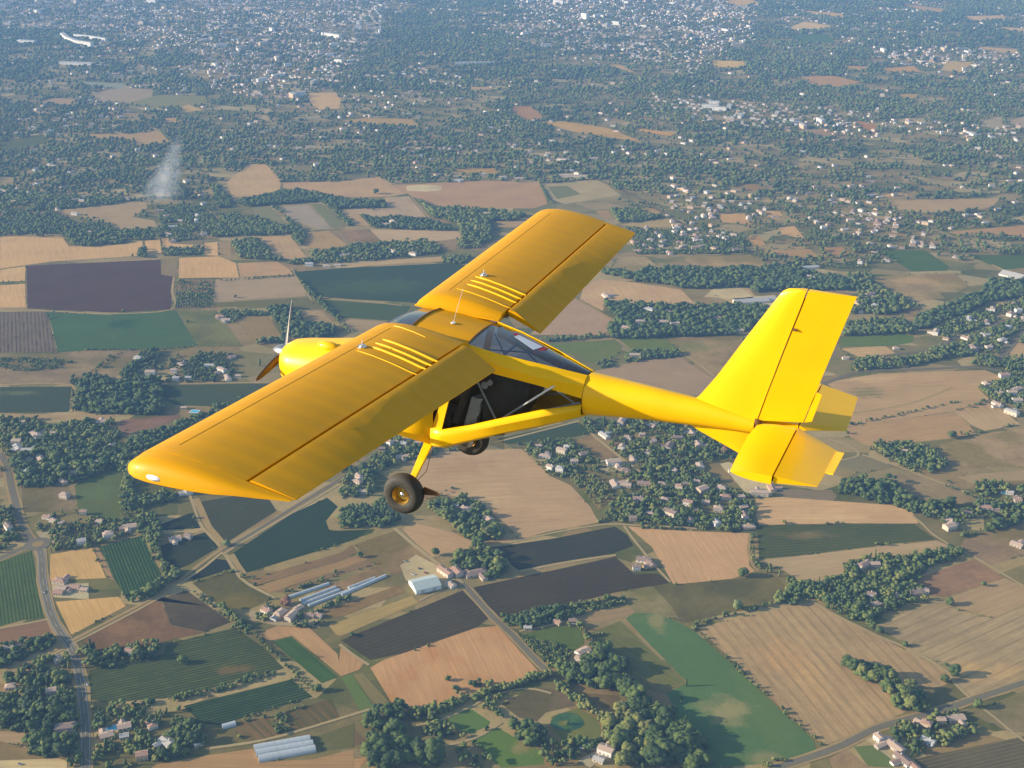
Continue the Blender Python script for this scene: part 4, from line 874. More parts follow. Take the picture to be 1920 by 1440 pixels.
# yards and aprons of bare gravel around farms and hamlets
for cr,cs,ps in (('H','185,165,140','330,300 420,240 520,290 640,380 560,440 420,430 360,380'),('G','176,158,138','200,110 330,95 400,110 300,180 240,165'),('E','196,176,150','210,1170 260,1160 520,1290 500,1350 360,1340'),
                 ('G','168,150,130','1400,560 1560,540 1780,600 1800,650 1560,640 1400,610'),('I','178,160,138','1010,1270 1110,1240 1330,1440 1240,1440'),('H','175,160,142','1330,1400 1440,1340 1470,1380 1400,1440'),
                 ('E','190,170,145','180,180 330,175 400,235 380,250 120,230'),('G','180,165,145','290,410 500,400 500,490 300,480'),('J','178,160,138','1450,790 1590,780 1620,860 1450,850'),('K','190,172,150','1240,960 1480,940 1490,1000 1240,1010')):
    pts=P(cr,ps); sheet('ground',wobble(pts,1.2,14),soil('yard_gravel',alb(tuple(map(int,cs.split(','))),pts[0][1]),patch=.15,grain=.15),.238)
# ------------------------------------------------------------------ trees and houses: where they stand
def foliage(name,obj_random):
    m,nt,b=new_mat(name); tc=nd(nt,'ShaderNodeTexCoord'); gpos=nd(nt,'ShaderNodeNewGeometry')
    if obj_random:
        oi=nd(nt,'ShaderNodeObjectInfo'); sc0=nd(nt,'ShaderNodeSeparateColor'); nt.links.new(oi.outputs['Color'],sc0.inputs[0]); r=sc0.outputs[0]; cola=None
    else:
        at=nd(nt,'ShaderNodeAttribute'); at.attribute_name='tint'; r=at.outputs['Fac']; cola=None
    base=ramp(nt,r,[(0,(.038,.060,.022)),(.25,(.062,.092,.026)),(.5,(.095,.124,.030)),(.72,(.125,.148,.038)),(.9,(.18,.175,.045)),(.99,(.15,.145,.05)),(1,(.13,.085,.045))])
    n=noise(nt,gpos.outputs['Position'],.9,3,.6)
    f=ramp(nt,n,[(.3,(.66,.70,.72)),(.7,(1.22,1.2,1.1))]); col=mixc(nt,1,base,f,'MULTIPLY')
    nt.links.new(col,b.inputs['Base Color']); b.inputs['Roughness'].default_value=.8; b.inputs['Specular IOR Level'].default_value=.15
    return m
Mfol=foliage('foliage_crown',True); Mfol2=foliage('foliage_wood',False)
Mbark=plain('bark',(.12,.09,.07),.9)

def ico(sub):
    bm=bmesh.new(); bmesh.ops.create_icosphere(bm,subdivisions=sub,radius=1)
    v=np.array([x.co[:] for x in bm.verts]); f=np.array([[q.index for q in p.verts] for p in bm.faces]); bm.free(); return v,f
I1=ico(1); I2=ico(2)
def crown(kind,seed,detail):
    """unit-size crown (height 1, radius about .5 for a round tree): clumps with ragged skins plus loose leaf sprays"""
    g=np.random.default_rng(seed); V=[];Fc=[];n=0
    def put(c,r,base):
        nonlocal n
        v,f=base; base=(I2 if detail==0 else I1); v,f=base; k=v*(1+g.uniform(-.2,.2,(len(v),1)))*np.array(r)+np.array(c); V.append(k); Fc.append(f+n); n+=len(v)
    if kind=='round':
        w=.5; k=(11,5,2)[detail]
        if detail==0: put((0,0,.55),(.34,.34,.33),I1)
        for i in range(k):
            a=g.uniform(0,6.28); rr=g.uniform(.12,.34)*(1 if detail<2 else .5); z=g.uniform(.34,.82); s=(.24,.28,.40)[detail]*g.uniform(.75,1.15)
            put((rr*math.cos(a),rr*math.sin(a),z-.2*rr),(s,s,s*.82),I1)
        rad=.5
    elif kind=='pine':
        for i in range((8,4,2)[detail]):
            a=g.uniform(0,6.28); rr=g.uniform(.05,.36); s=(.22,.28,.38)[detail]*g.uniform(.8,1.1); put((rr*math.cos(a),rr*math.sin(a),.78-.25*rr),(s,s,s*.55),I1)
        rad=.5
    elif kind=='cypress':
        m=(5,3,2)[detail]
        for i in range(m):
            z=.15+.75*i/m; s=.115*(1-.55*i/m); put((0,0,z+.05),(s,s,.75/m+.06),I1)
        rad=.13
    else: # poplar
        m=(7,4,2)[detail]
        for i in range(m):
            z=.16+.72*i/m; s=.17*(1-.4*abs(i/m-.35)); a=g.uniform(0,6.28); put((.05*math.cos(a),.05*math.sin(a),z+.04),(s,s,.7/m+.06),I1)
        rad=.2
    if detail==0:
        # leaf sprays standing off the clumps so that the outline stays ragged
        A=np.concatenate(V); cz=.55
        pick=A[g.integers(0,len(A),150)]; 
        for p in pick:
            d=p-np.array((0,0,cz)); d=d/(np.linalg.norm(d)+1e-6); c=p+d*g.uniform(.0,.07); u=g.normal(size=3); u/=np.linalg.norm(u); t=np.cross(u,d); t/=np.linalg.norm(t)+1e-6; s=g.uniform(.03,.07)*(1 if rad>.3 else .5)
            V.append(np.array([c+u*s,c+t*s,c-u*s,c-t*s])); Fc.append(np.array([[n,n+1,n+2],[n,n+2,n+3]])); n+=4
    return np.concatenate(V),np.concatenate(Fc)
def mesh_np(name,V,Fc,mat,tint=None):
    me=bpy.data.meshes.new(name); me.vertices.add(len(V)); me.vertices.foreach_set('co',V.astype(np.float32).ravel())
    me.loops.add(len(Fc)*3); me.loops.foreach_set('vertex_index',Fc.astype(np.int32).ravel()); me.polygons.add(len(Fc)); me.polygons.foreach_set('loop_start',np.arange(0,len(Fc)*3,3,dtype=np.int32)); me.polygons.foreach_set('loop_total',np.full(len(Fc),3,np.int32))
    if tint is not None:
        at=me.attributes.new('tint','FLOAT','POINT'); at.data.foreach_set('value',tint.astype(np.float32))
    me.update(calc_edges=True)
    if mat: me.materials.append(mat)
    return me

# zones: picture outline | share of ground under crowns | houses per hectare | mean height | mix | id
ZONES='''
G|.55|3|10|m|w1|0,880 110,870 260,830 400,800 430,860 410,1050 420,1180 460,1260 440,1440 395,1440 385,1380 150,1370 150,1230 0,1225
G|.85|0|11|d|w1|0,1060 380,1040 440,1200 440,1370 400,1370 160,1365 150,1230 0,1220
G|.42|2|9|m|w2|520,1100 640,1070 780,1060 1000,1090 1080,1180 1130,1290 1160,1320 900,1400 700,1440 530,1440
G|.9|0|10|d|w2|1000,1180 1090,1200 1160,1290 1150,1340 900,1400 850,1330 980,1290
G|.75|0|11|m|w3|430,800 470,760 560,750 620,790 700,740 880,745 920,800 800,840 680,860 500,880
G|.8|0|11|m|w4|720,510 860,440 920,370 920,300 860,230 800,100 780,0 860,30 900,80 890,200 960,290 970,330 1050,370 960,430 860,480
G|.42|4.5|7|m|h1|200,90 330,0 820,-60 820,110 680,150 560,185 290,235 270,180 220,150
G|.5|4|8|m|h1|-60,-20 100,-20 130,90 100,180 0,230 -60,240
G|.85|0|9|d|w5|-60,760 0,750 150,735 300,705 325,740 200,800 0,880 -60,880
G|.6|0|6|m|w6|930,1055 1100,1020 1300,960 1480,910 1560,910 1400,960 1160,1030 1000,1070
G|.7|0|8|m|w7|1240,530 1290,560 1340,600 1420,660 1410,690 1330,640 1230,560
G|.45|2|8|m|h2|1400,590 1500,540 1560,520 1680,560 1820,600 1800,650 1600,640 1500,620
G|.6|0|7|m|w7|1560,450 1700,400 1920,325 1920,350 1700,430 1580,475
G|.5|0|7|m|w7|1740,560 1920,490 1980,470 1980,490 1900,530 1780,580
G|.35|0|5|m|w7|1340,1180 1560,1140 1860,1050 1920,1120 1760,1220 1500,1280 1330,1300
G|.25|0|4|m|w7|1050,435 1180,480 1300,600 1260,600 1150,520
H|.88|0|15|d|w8|125,1180 220,1120 350,1100 372,1145 300,1210 330,1330 420,1340 560,1390 560,1440 120,1440 170,1300
H|.5|0|9|m|w8|460,1170 560,1150 620,1200 680,1300 560,1320 470,1250
H|.85|0|13|m|w9|600,290 680,260 720,190 790,185 860,235 940,290 945,330 860,370 720,410 830,330 760,320 660,335
H|.8|0|9|d|w10|915,610 1080,560 1200,550 1320,590 1180,630 950,668
H|.6|0|6|m|w10|1180,545 1400,500 1600,480 1620,510 1400,560 1300,590
H|.62|0|4|m|w11|1000,695 1110,660 1240,650 1250,740 1300,800 1240,870 1150,880 1080,790
H|.85|0|9|g|w11|1210,640 1350,640 1370,700 1280,700
H|.88|0|13|d|w12|1210,880 1300,860 1400,830 1500,760 1540,840 1600,920 1590,990 1440,1000 1250,940
H|.9|0|9|y|w13|370,1130 500,1108 700,1048 900,985 1150,905 1200,915 1100,955 900,1010 720,1070 560,1140 400,1170
H|.88|0|12|y|w14|1480,1160 1560,1130 1640,1160 1720,1180 1760,1300 1700,1400 1560,1440 1500,1320 1470,1230
H|.9|0|15|d|w14|1560,1000 1650,960 1710,1080 1880,1200 2000,1260 2090,1440 1560,1440 1720,1380 1740,1240 1640,1150 1580,1100
H|.8|0|9|y|w13|1230,960 1330,1045 1440,1110 1500,1180 1460,1200 1400,1130 1300,1070 1215,990
H|.8|0|10|d|w15|945,1220 1000,1205 1110,1215 1180,1250 1130,1310 1080,1320 980,1280
H|.6|0|9|m|w15|1100,1310 1240,1285 1440,1290 1500,1320 1340,1370 1250,1440 1150,1440
H|.35|0|7|y|w15|740,1080 900,1040 880,1120 870,1180 800,1120
H|.4|0|10|m|w16|690,1250 740,1300 780,1400 800,1440 700,1440 640,1330
J|.82|.6|11|m|w17|480,1050 560,1010 620,1040 690,1000 780,1040 850,1120 930,1225 740,1240 620,1150
J|.92|0|11|d|w18|0,1070 120,1050 240,1030 270,1100 340,1120 330,1160 0,1170
J|.7|1.5|10|m|w19|0,840 200,760 420,725 540,735 560,760 400,790 260,830 190,900 190,990 60,1000 0,1010
J|.42|11|8|m|h3|180,720 340,650 520,660 640,690 640,740 420,730 250,770
J|.46|7|8|m|h4|1010,720 1160,685 1290,682 1370,740 1450,800 1560,860 1500,900 1290,890 1180,880 1080,790
J|.48|8|9|m|h5|1360,570 1920,560 1990,600 1990,1190 1440,1150 1540,1010 1500,900 1560,860 1590,800 1480,690 1400,640
E|.48|5|9|m|h5|0,950 100,960 330,1060 300,1150 120,1180 200,1280 360,1350 412,1440 380,1560 0,1530
I|.5|6|8|m|h5|-320,0 0,-10 395,-10 385,105 200,95 -120,70 -310,50
E|.7|1|10|m|w20|1060,1080 1240,1030 1280,1060 1400,1100 1500,1180 1420,1230 1300,1200 1180,1160
E|.85|0|12|d|w21|860,1300 1000,1260 1180,1270 1220,1330 1300,1390 1530,1400 1500,1430 1300,1440 1220,1420 1050,1380 880,1345
E|.5|3|10|m|w22|1640,1310 1700,1270 1920,1300 2000,1310 2000,1440 1650,1440
I|.5|2.5|9|m|w22|1330,0 1990,-20 1990,10 1850,30 1640,60 1540,100 1480,110 1440,60
I|.85|0|10|d|w23|1545,150 1640,110 1850,45 1990,0 1990,25 1850,75 1650,130
I|.8|1|10|m|w24|880,300 1090,250 1240,270 1400,220 1560,200 1600,230 1400,300 1330,370 1290,410 1400,440 1380,490 1240,520 1150,560 1050,625 940,600 900,540 740,505 640,520 520,520 520,460 640,425 740,400 900,370
I|.93|0|14|m|w25|925,865 1050,865 1110,910 1210,965 1290,1010 1370,1080 1360,1130 1240,1130 1130,1010 1080,970 990,930
I|.6|2|9|m|w26|1140,1150 1300,1130 1500,1100 1600,1170 1660,1230 1530,1300 1380,1340 1290,1380 1200,1290
I|.35|0|5|m|w27|40,630 90,640 340,890 570,1100 820,1300 790,1320 560,1130 320,910 60,680
I|.7|0|6|y|w28|420,1420 560,1390 700,1380 860,1320 1060,1230 1120,1230 900,1330 720,1400 480,1440
I|.6|0|7|m|w29|740,510 820,530 960,610 950,625 830,560
D|.93|0|13|d|w30|410,700 560,690 700,720 900,700 925,870 900,890 640,890 412,880
D|.42|5|8|d|h6|700,620 860,540 920,560 860,640 960,590 1060,600 1080,540 1320,560 1310,712 890,715 700,690
D|.8|0|10|d|h6|640,650 780,560 870,530 900,560 760,640 700,690
D|.6|2|10|m|w31|0,920 200,915 230,960 320,960 460,930 650,935 680,1090 740,1110 700,1190 480,1260 360,1290 120,1310 60,1190 0,1100
D|.9|0|12|d|w31|100,1130 400,1080 700,1090 740,1120 690,1185 480,1260 340,1290 120,1310
D|.55|0|6|y|w31|320,940 640,932 660,1060 560,1080 340,1030
D|.85|0|11|d|w32|690,1080 760,1010 900,990 1000,950 1150,900 1320,830 1440,800 1200,920 1000,1010 800,1110
D|.85|0|11|m|w33|680,1140 770,1130 750,1250 770,1360 740,1440 700,1440 690,1260
D|.8|0|10|m|w33|730,1400 870,1320 1000,1350 980,1380 860,1400 760,1440
D|.85|0|11|d|w34|1500,300 1640,290 1720,380 1880,400 1900,440 1800,470 1640,470 1560,380
D|.7|0|9|m|w34|1430,465 1600,450 1600,485 1450,500
D|.7|0|7|m|w35|1240,310 1500,320 1500,335 1300,340
D|.5|0|6|m|w35|0,1180 60,1160 200,1180 420,1210 400,1225 150,1240 0,1210
M|.25|0|5|m|w36|0,1170 300,1180 430,1200 380,1230 120,1250 0,1240
L|.9|0|10|d|w37|120,300 400,240 560,245 640,275 740,290 970,300 970,330 700,335 590,295 200,325
L|.6|.8|9|m|w38|20,370 230,380 330,420 430,430 440,480 200,488 0,498 -60,430
L|.75|.5|10|d|w39|820,368 900,390 960,400 1040,385 1210,400 1390,460 1200,460 900,445
L|.85|.3|11|m|w40|1150,285 1240,335 1540,345 1760,372 1700,402 1560,402 1560,495 1400,498 1380,420 1230,380
L|.8|.3|10|m|w41|100,525 250,510 300,560 320,600 400,630 150,615
L|.75|.8|9|m|w42|525,585 650,560 800,545 960,525 1170,510 1280,560 1250,590 900,625 700,640 430,650 420,635 600,620
L|.5|.5|8|m|w43|1360,500 1600,500 1480,560 1380,560
L|.7|.5|8|m|w43|1285,610 1450,605 1430,645 1290,652
L|.6|0|7|m|w44|445,680 480,690 600,830 700,900 790,1020 760,1030 660,940 570,850
L|.7|0|8|m|w44|330,325 370,330 430,430 450,540 520,550 540,500 500,450 430,400
L|.7|0|8|m|w44|620,305 660,310 800,430 760,435
M|.75|0|12|m|w45|775,565 822,560 825,610 780,612
M|.7|.5|10|m|w45|375,480 500,460 620,470 715,510 700,535 580,535 460,555 380,520
M|.6|0|8|m|w45|915,565 1050,540 1145,560 1140,595 920,600
M|.12|0|6|m|w46|990,745 1195,735 1190,880 990,885
M|.55|1|8|m|w47|620,460 930,440 960,520 700,505
J|.4|0|6|y|w48|1290,905 1470,895 1530,1000 1450,1060 1380,980
K|.8|.3|9|m|w49|550,462 690,455 760,490 860,510 780,535 600,530
K|.85|0|8|d|w50|345,310 400,320 480,340 590,365 480,372 390,370
K|.42|9|6|m|h7|640,560 860,575 1010,560 1300,600 1320,680 1380,705 1000,712 700,712 640,640
K|.92|0|11|d|w51|500,815 600,800 700,835 750,795 960,792 1050,795 1180,800 1400,788 1560,780 1750,840 1920,850 1920,915 1540,915 1380,928 1330,895 1110,905 960,905 840,875 700,865
K|.85|1|11|d|w52|510,985 700,998 880,1002 1090,1010 1240,1000 1460,1012 1400,1100 1290,1165 1000,1175 570,1190 530,1130 590,1080
K|.8|.5|9|m|w53|640,1265 760,1250 950,1265 960,1282 800,1310 640,1320
K|.7|0|8|m|w53|480,1330 560,1300 560,1345 500,1355
K|.5|0|7|m|w54|160,1190 520,1165 520,1180 200,1205
N|.6|1.5|10|m|w55|930,650 1050,650 1110,730 1290,800 1340,830 1150,875 940,870 1000,770
N|.92|0|11|d|w56|1320,885 1500,820 1640,765 1690,745 1720,690 1830,680 2000,700 2000,770 1720,800 1600,865 1380,950 1290,950
N|.8|.5|10|m|w57|880,935 1050,900 1240,900 1310,980 1180,985 900,990
N|.75|.7|10|m|w58|940,1180 1000,1110 1180,1130 1290,1110 1500,1045 1650,1040 1640,1095 1420,1130 1300,1160 1000,1190
N|.52|6|8|m|h8|1650,1290 1800,1190 1920,1150 2000,1170 2000,1440 1860,1390 1740,1340
N|.45|9|7|m|h9|1400,960 1560,890 1700,850 2000,760 2000,1060 1800,1100 1560,1060 1600,1010 1380,1000
N|.75|.7|10|m|w60|1640,1100 1900,1120 2000,1160 2000,1200 1850,1180 1640,1150
M|.55|3|8|m|w62|-60,200 300,260 800,285 560,320 300,340 150,350 100,420 -60,430
M|.6|1.5|8|m|w62|0,395 300,350 430,430 620,425 640,465 380,480 200,470 60,488 -60,480
M|.55|4|7|m|w63|890,310 1180,325 1290,440 1300,490 960,520 900,430
M|.8|.5|9|m|w63|1200,380 1400,400 1580,440 1600,470 1420,480 1290,450
M|.5|1|6|m|w64|1220,905 1500,925 1510,940 1350,945 1310,980 1220,960
L|.75|0|9|m|w62|0,200 60,250 110,300 100,330 0,330
E|.6|.5|9|m|w61|1790,690 1900,700 1990,780 1990,900 1900,850 1740,800 1680,745
'''
zones=[]
for ln in ZONES.strip().split('\n'):
    cr,cov,hd,ht,mx,zid,ps=ln.split('|'); zones.append((P(cr,ps),float(cov),float(hd),float(ht),mx,zid))
DEFAULT=[(-160,-75),(2080,-75),(2080,480),(1500,500),(1300,470),(1240,420),(1150,372),(1000,340),(800,345),(650,342),(420,345),(380,395),(250,445),(-160,445)]
TOWN=[[(-160,-75),(720,-75),(720,60),(640,110),(430,120),(200,60),(-160,45)],[(930,-75),(1400,-75),(1420,70),(1300,130),(1000,75)],P('N','750,330 900,250 1050,230 1150,260 1320,490 1050,490 760,400'),P('N','-60,100 400,180 420,300 200,460 0,520 -100,420'),P('B','900,130 1300,140 1500,250 1200,300 950,200'),[(380,95),(660,60),(690,110),(560,190),(400,175)],[(1280,180),(1640,210),(1660,260),(1300,230)],[(1640,95),(1900,90),(1900,135),(1640,120)],[(1660,220),(1920,240),(1920,270),(1660,245)]]
def vnoise(x,y,s,seed):
    g=np.random.default_rng(seed); T_=g.random((256,256)); x=np.asarray(x)/s; y=np.asarray(y)/s; xi=np.floor(x).astype(int); yi=np.floor(y).astype(int); fx=x-xi; fy=y-yi; fx=fx*fx*(3-2*fx); fy=fy*fy*(3-2*fy)
    a=T_[xi%256,yi%256];b_=T_[(xi+1)%256,yi%256];c=T_[xi%256,(yi+1)%256];d=T_[(xi+1)%256,(yi+1)%256]
    return (a*(1-fx)+b_*fx)*(1-fy)+(c*(1-fx)+d*fx)*fy
def pxv(x,y):
    f=y*cp+ALT*sp; up=y*sp-ALT*cp; return 960+F*x/f, 720-F*up/f
FG=[([G(*p) for p in q]) for q in FPOLY]
FB=[(min(p[0] for p in q),max(p[0] for p in q),min(p[1] for p in q),max(p[1] for p in q)) for q in FG]
def in_fields(x,y):
    r=np.zeros(len(x),bool)
    for q,(a,b_,c,d) in zip(FG,FB):
        m=(x>a)&(x<b_)&(y>c)&(y<d)
        if m.any(): i=np.where(m)[0]; r[i]|=inside(q,x[i],y[i])
    return r
def near_road(x,y,pad):
    r=np.zeros(len(x),bool)
    for q,wd in RP:
        Q=np.array([(p.x,p.y) for p in q]); lo=Q.min(0)-pad-wd; hi=Q.max(0)+pad+wd
        i=np.where((x>lo[0])&(x<hi[0])&(y>lo[1])&(y<hi[1]))[0]
        if not len(i): continue
        A=Q[:-1];B=Q[1:]; 
        for k in range(0,len(i),4000):
            ii=i[k:k+4000]; Pp=np.stack([x[ii],y[ii]],1)[:,None]; d=B-A; t=np.clip(((Pp-A)*d).sum(2)/((d*d).sum(1)+1e-9),0,1); D=np.linalg.norm(Pp-(A+t[...,None]*d),axis=2).min(1); r[ii]|=D<wd/2+pad
    return r
def sample(poly_g,n,g=rng):
    a=np.array(poly_g); lo=a.min(0); hi=a.max(0); m=n
    A=0
    for i in range(len(a)): x1,y1=a[i]; x2,y2=a[(i+1)%len(a)]; A+=x1*y2-x2*y1
    A=abs(A)/2; box=(hi-lo).prod(); k=int(n*box/max(A,1))
    x=g.uniform(lo[0],hi[0],k); y=g.uniform(lo[1],hi[1],k); i=inside(poly_g,x,y); return x[i],y[i],A
def area(a):
    a=np.array(a); x,y=a[:,0],a[:,1]; return abs((x*np.roll(y,-1)-y*np.roll(x,-1)).sum())/2

# houses placed by hand: crop, position, length px in that crop, picture angle, kind
HAND='''
h_farm|G|340,395,80,8,r; 345,440,70,4,r; 420,430,70,5,r; 475,445,45,5,r; 330,460,60,4,r
h_ham1|G|265,35,45,10,r; 345,70,30,-10,r; 300,55,34,15,r; 730,90,90,-8,r; 610,142,70,-12,w; 460,180,60,-10,w; 690,100,40,-15,r; 470,15,40,0,r; 560,60,40,8,r
h_field|G|985,160,80,-12,w; 1060,150,30,10,r
h_south|G|700,1215,90,-12,r; 600,1265,90,-14,r; 700,1270,60,-10,w; 940,1300,75,35,w; 800,1385,80,-10,r; 855,1205,50,60,r; 1115,1310,26,-20,w
h_left|G|290,1025,70,-10,r; 60,990,70,-8,r; 325,835,36,70,w; 730,800,46,8,r; 50,770,60,-10,r; 115,755,40,-10,r
h_farm2|G|1500,560,50,30,r; 1580,585,70,-35,r; 1640,590,60,-30,r; 1680,550,50,-30,r; 1790,590,45,10,r; 1640,600,70,-40,r; 1550,600,50,-40,w; 1750,590,30,10,r
h_farm3|H|585,350,90,35,r; 650,350,60,42,r; 755,350,140,-14,r; 615,418,50,30,w
h_east|H|1700,275,90,8,r; 1660,325,50,0,r; 1740,300,50,40,r
h_villa|H|1360,795,80,-25,w; 1340,830,40,20,w
h_lane|H|1048,658,36,0,w; 1215,628,34,20,r; 1300,620,30,0,r
h_manor|H|1490,1355,100,20,w; 1450,1400,70,20,w
h_grove|J|700,1070,70,15,w; 820,1120,60,40,r; 640,1050,40,0,w
h_ham2|J|1145,770,80,5,w; 1240,745,60,15,w; 1310,800,50,0,r; 1230,850,50,10,w; 1110,715,30,0,w; 1175,840,40,20,w; 1270,720,30,20,w
h_big|J|1530,810,90,-5,w; 1480,655,60,35,w; 1610,670,50,10,w; 1690,650,40,0,w; 1640,790,40,60,w; 1600,850,60,0,r; 1600,935,70,5,r; 1700,925,80,5,r; 1805,930,50,5,r; 1540,930,50,60,w; 1670,1010,60,10,r; 1735,1095,60,5,r; 1850,1095,80,20,r; 1640,1130,50,0,r; 1820,1015,50,5,r; 1870,850,40,20,w; 1740,600,60,20,r; 1900,950,50,10,r
h_big2|E|75,1275,50,5,r; 110,1325,60,-20,r; 240,1370,70,0,r; 30,1400,60,10,r; 60,1435,50,0,r; 200,1435,60,5,r; 330,1360,40,0,r; 280,1215,50,0,w; 20,1290,40,0,r; 430,1345,120,3,w; 500,1310,50,60,r; 220,1310,60,10,r; 340,1420,50,-10,r; 130,1390,50,5,r
h_right|I|1025,310,80,-25,r; 1080,310,60,0,r; 1060,480,60,10,r; 1200,475,50,30,w; 1310,460,70,-10,r; 1350,450,70,0,r; 1090,525,50,-20,w
h_south2|I|1535,1170,110,-5,w; 1380,1295,90,25,w; 1370,1210,70,20,r; 1450,1190,50,0,r; 1330,1190,60,30,w
h_long|I|1100,1285,50,40,w; 1185,1320,150,38,r; 1240,1400,120,40,r; 1300,1440,60,40,r
h_edge|I|1880,190,80,20,r; 1490,50,60,10,r; 1520,75,60,20,w; 1500,95,60,-15,w; 1600,10,50,0,r; 1760,-10,50,5,r; 1885,-60,50,5,r
h_se|E|1850,780,60,0,w; 1880,755,70,-15,w; 1775,775,50,0,r; 1770,840,60,30,w; 1850,890,90,20,w; 1880,825,60,0,w; 1245,1100,50,10,r; 1840,1335,50,10,w; 1880,1370,60,10,r; 1700,1420,100,5,r; 1200,525,40,0,w; 915,580,40,0,w; 1480,470,40,10,r; 1085,285,50,0,w; 725,125,60,20,w; 905,122,30,0,r; 1000,320,30,0,w
h_white|K|690,1290,70,0,w; 530,950,40,40,w
h_estate|K|770,1030,60,10,w; 720,1100,60,0,w; 915,1110,60,0,r; 640,1135,60,5,w; 1150,1080,50,0,r; 840,1095,90,0,w
h_plant|D|780,585,50,5,w; 845,665,60,0,w; 1180,620,70,0,w; 1245,650,60,20,w; 1060,690,40,0,w; 990,700,40,0,w; 1280,690,40,60,w; 980,655,40,0,w; 1340,680,30,0,w; 1240,345,60,0,r; 1270,365,60,0,r
h_west|D|95,1055,60,0,w; 200,1010,60,30,w; 100,1085,40,60,w; 160,1100,90,0,w; 160,1150,50,0,r; 225,1140,50,60,r; 545,1165,40,10,w; 365,1360,50,10,w; 1050,1300,60,0,w; 1060,1330,40,60,w; 300,1000,50,0,w; 130,940,40,0,r; 1035,860,30,0,w
h_mid|J|90,915,60,20,w; 120,970,60,0,w; 100,900,40,60,w; 270,700,40,20,r; 300,690,40,0,w; 390,660,60,0,w; 350,700,40,10,w; 230,730,40,0,r
h_north|L|480,1,40,0,w; 265,600,60,5,w; 1010,415,70,35,w; 970,425,60,0,w; 1540,370,50,0,w; 1310,362,30,0,w; 735,600,60,-10,w; 1100,548,50,0,w; 1380,178,60,0,w; 1520,148,30,0,w; 1630,165,50,0,w; 1720,168,60,0,w; 700,655,40,0,w; 640,660,50,0,w; 540,655,50,0,w
h_row|K|345,275,200,2,w; 290,182,80,5,r; 335,245,30,0,w; 460,180,50,0,w
'''
CLTXT={'h_farm':'in the farmstead between the two wheat plots','h_ham1':'in the hamlet beside the roundabout','h_field':'in the dark green field beside the diagonal tracks','h_south':'in the wooded plots right of the straight road','h_left':'in the groves around the road junction','h_farm2':'in the farmyard by the plastic tunnels','h_farm3':'at the farm beside the white shed','h_east':'at the corner of the dark lavender field','h_villa':'in the shrubby garden by the asphalt lane','h_lane':'on the lane below the dark hedge','h_manor':'in the park with the round pond','h_grove':'in the grove inside the big tan field','h_ham2':'in the hamlet behind the big tan field','h_big':'in the wooded village below the tail boom','h_big2':'at the village edge below the tailplane','h_right':'in the tree belt above the striped fields','h_south2':'in the garden grove below the striped field','h_long':'in the long range at bottom right','h_edge':'near the right edge above the stubble','h_se':'in the scattered plots right of the fin','h_white':'by the small green fields behind the cabin','h_estate':'in the estate between fin and right wing','h_plant':'in the plots above the green strip field','h_west':'in the woods left of the wing tip','h_mid':'in the trees beside the main wheel','h_north':'in the fields ahead of the right wing','h_row':'at the wood edge beyond the right wing'}
houses=[]   # x,y,length,width,angle,height,roofkind,cluster,hand
for ln in HAND.strip().split('\n'):
    cl,cr,it=ln.split('|')
    for q in it.split(';'):
        a=q.strip().split(','); ox,oy=CRO[cr]; zx,zy,L_,an=map(float,a[:4]); u,v=ox+zx/3,oy+zy/3
        c=Vector(G(u,v)); e=Vector(G(u+math.cos(R_(an))*L_/6,v+math.sin(R_(an))*L_/6)); f=Vector(G(u-math.cos(R_(an))*L_/6,v-math.sin(R_(an))*L_/6)); d=e-f
        Lm=min(70,max(8,d.length*.85)); wd=min(Lm*.75,random.uniform(8,10.5)) if Lm<26 else random.uniform(9,12)
        if L_>=140 and cl in('h_long','h_row'): wd=9
        houses.append([c.x,c.y,Lm,wd,math.atan2(d.y,d.x),random.choice((3.0,3.2,5.6)) if Lm<28 else 5.0,a[4],cl,True])
HX=np.array([h[0] for h in houses]); HY=np.array([h[1] for h in houses])
# scattered houses in the settled zones
ROADANG=[R_(x) for x in (12,12,-20,70,35)]
for zi_,(poly,cov,hd,ht,mx,zid) in enumerate(zones):
    if hd<=0: continue
    pg=[G(*p) for p in poly]; A=area(pg); n=int(A/1e4*hd*(1 if hd>1.5 else 1))
    if n<1: continue
    x,y,_=sample(pg,n*2)
    ok=~in_fields(x,y)&~near_road(x,y,7); x,y=x[ok],y[ok]; k=0
    for a,b_ in zip(x,y):
        if k>=n: break
        if len(HX) and np.min((HX-a)**2+(HY-b_)**2)<24**2: continue
        L_=random.uniform(10,19); houses.append([a,b_,L_,random.uniform(7,10),random.choice(ROADANG)+random.uniform(-.15,.15)+random.choice((0,math.pi/2)),random.choice((3,3.2,5.4)),random.choice('rrrw'),zid,False]); k+=1
        HX=np.append(HX,a); HY=np.append(HY,b_)
# far suburbs
dg=[G(*p) for p in DEFAULT]; 
x,y,A=sample(dg,52000); ok=~in_fields(x,y); x,y=x[ok],y[ok]; u,v=pxv(x,y)
dens=.020+.20*np.clip((vnoise(x,y,420,3)-.52)*4,0,1)*(vnoise(x,y,90,5)>.35)+.07*(vnoise(x,y,160,9)>.70)
tw=np.zeros(len(x),bool)
for q in TOWN: tw|=inside(q,u,v)
dens=np.where(tw,.52,dens); kp=rng.random(len(x))<dens; x,y,v,tw=x[kp],y[kp],v[kp],tw[kp]
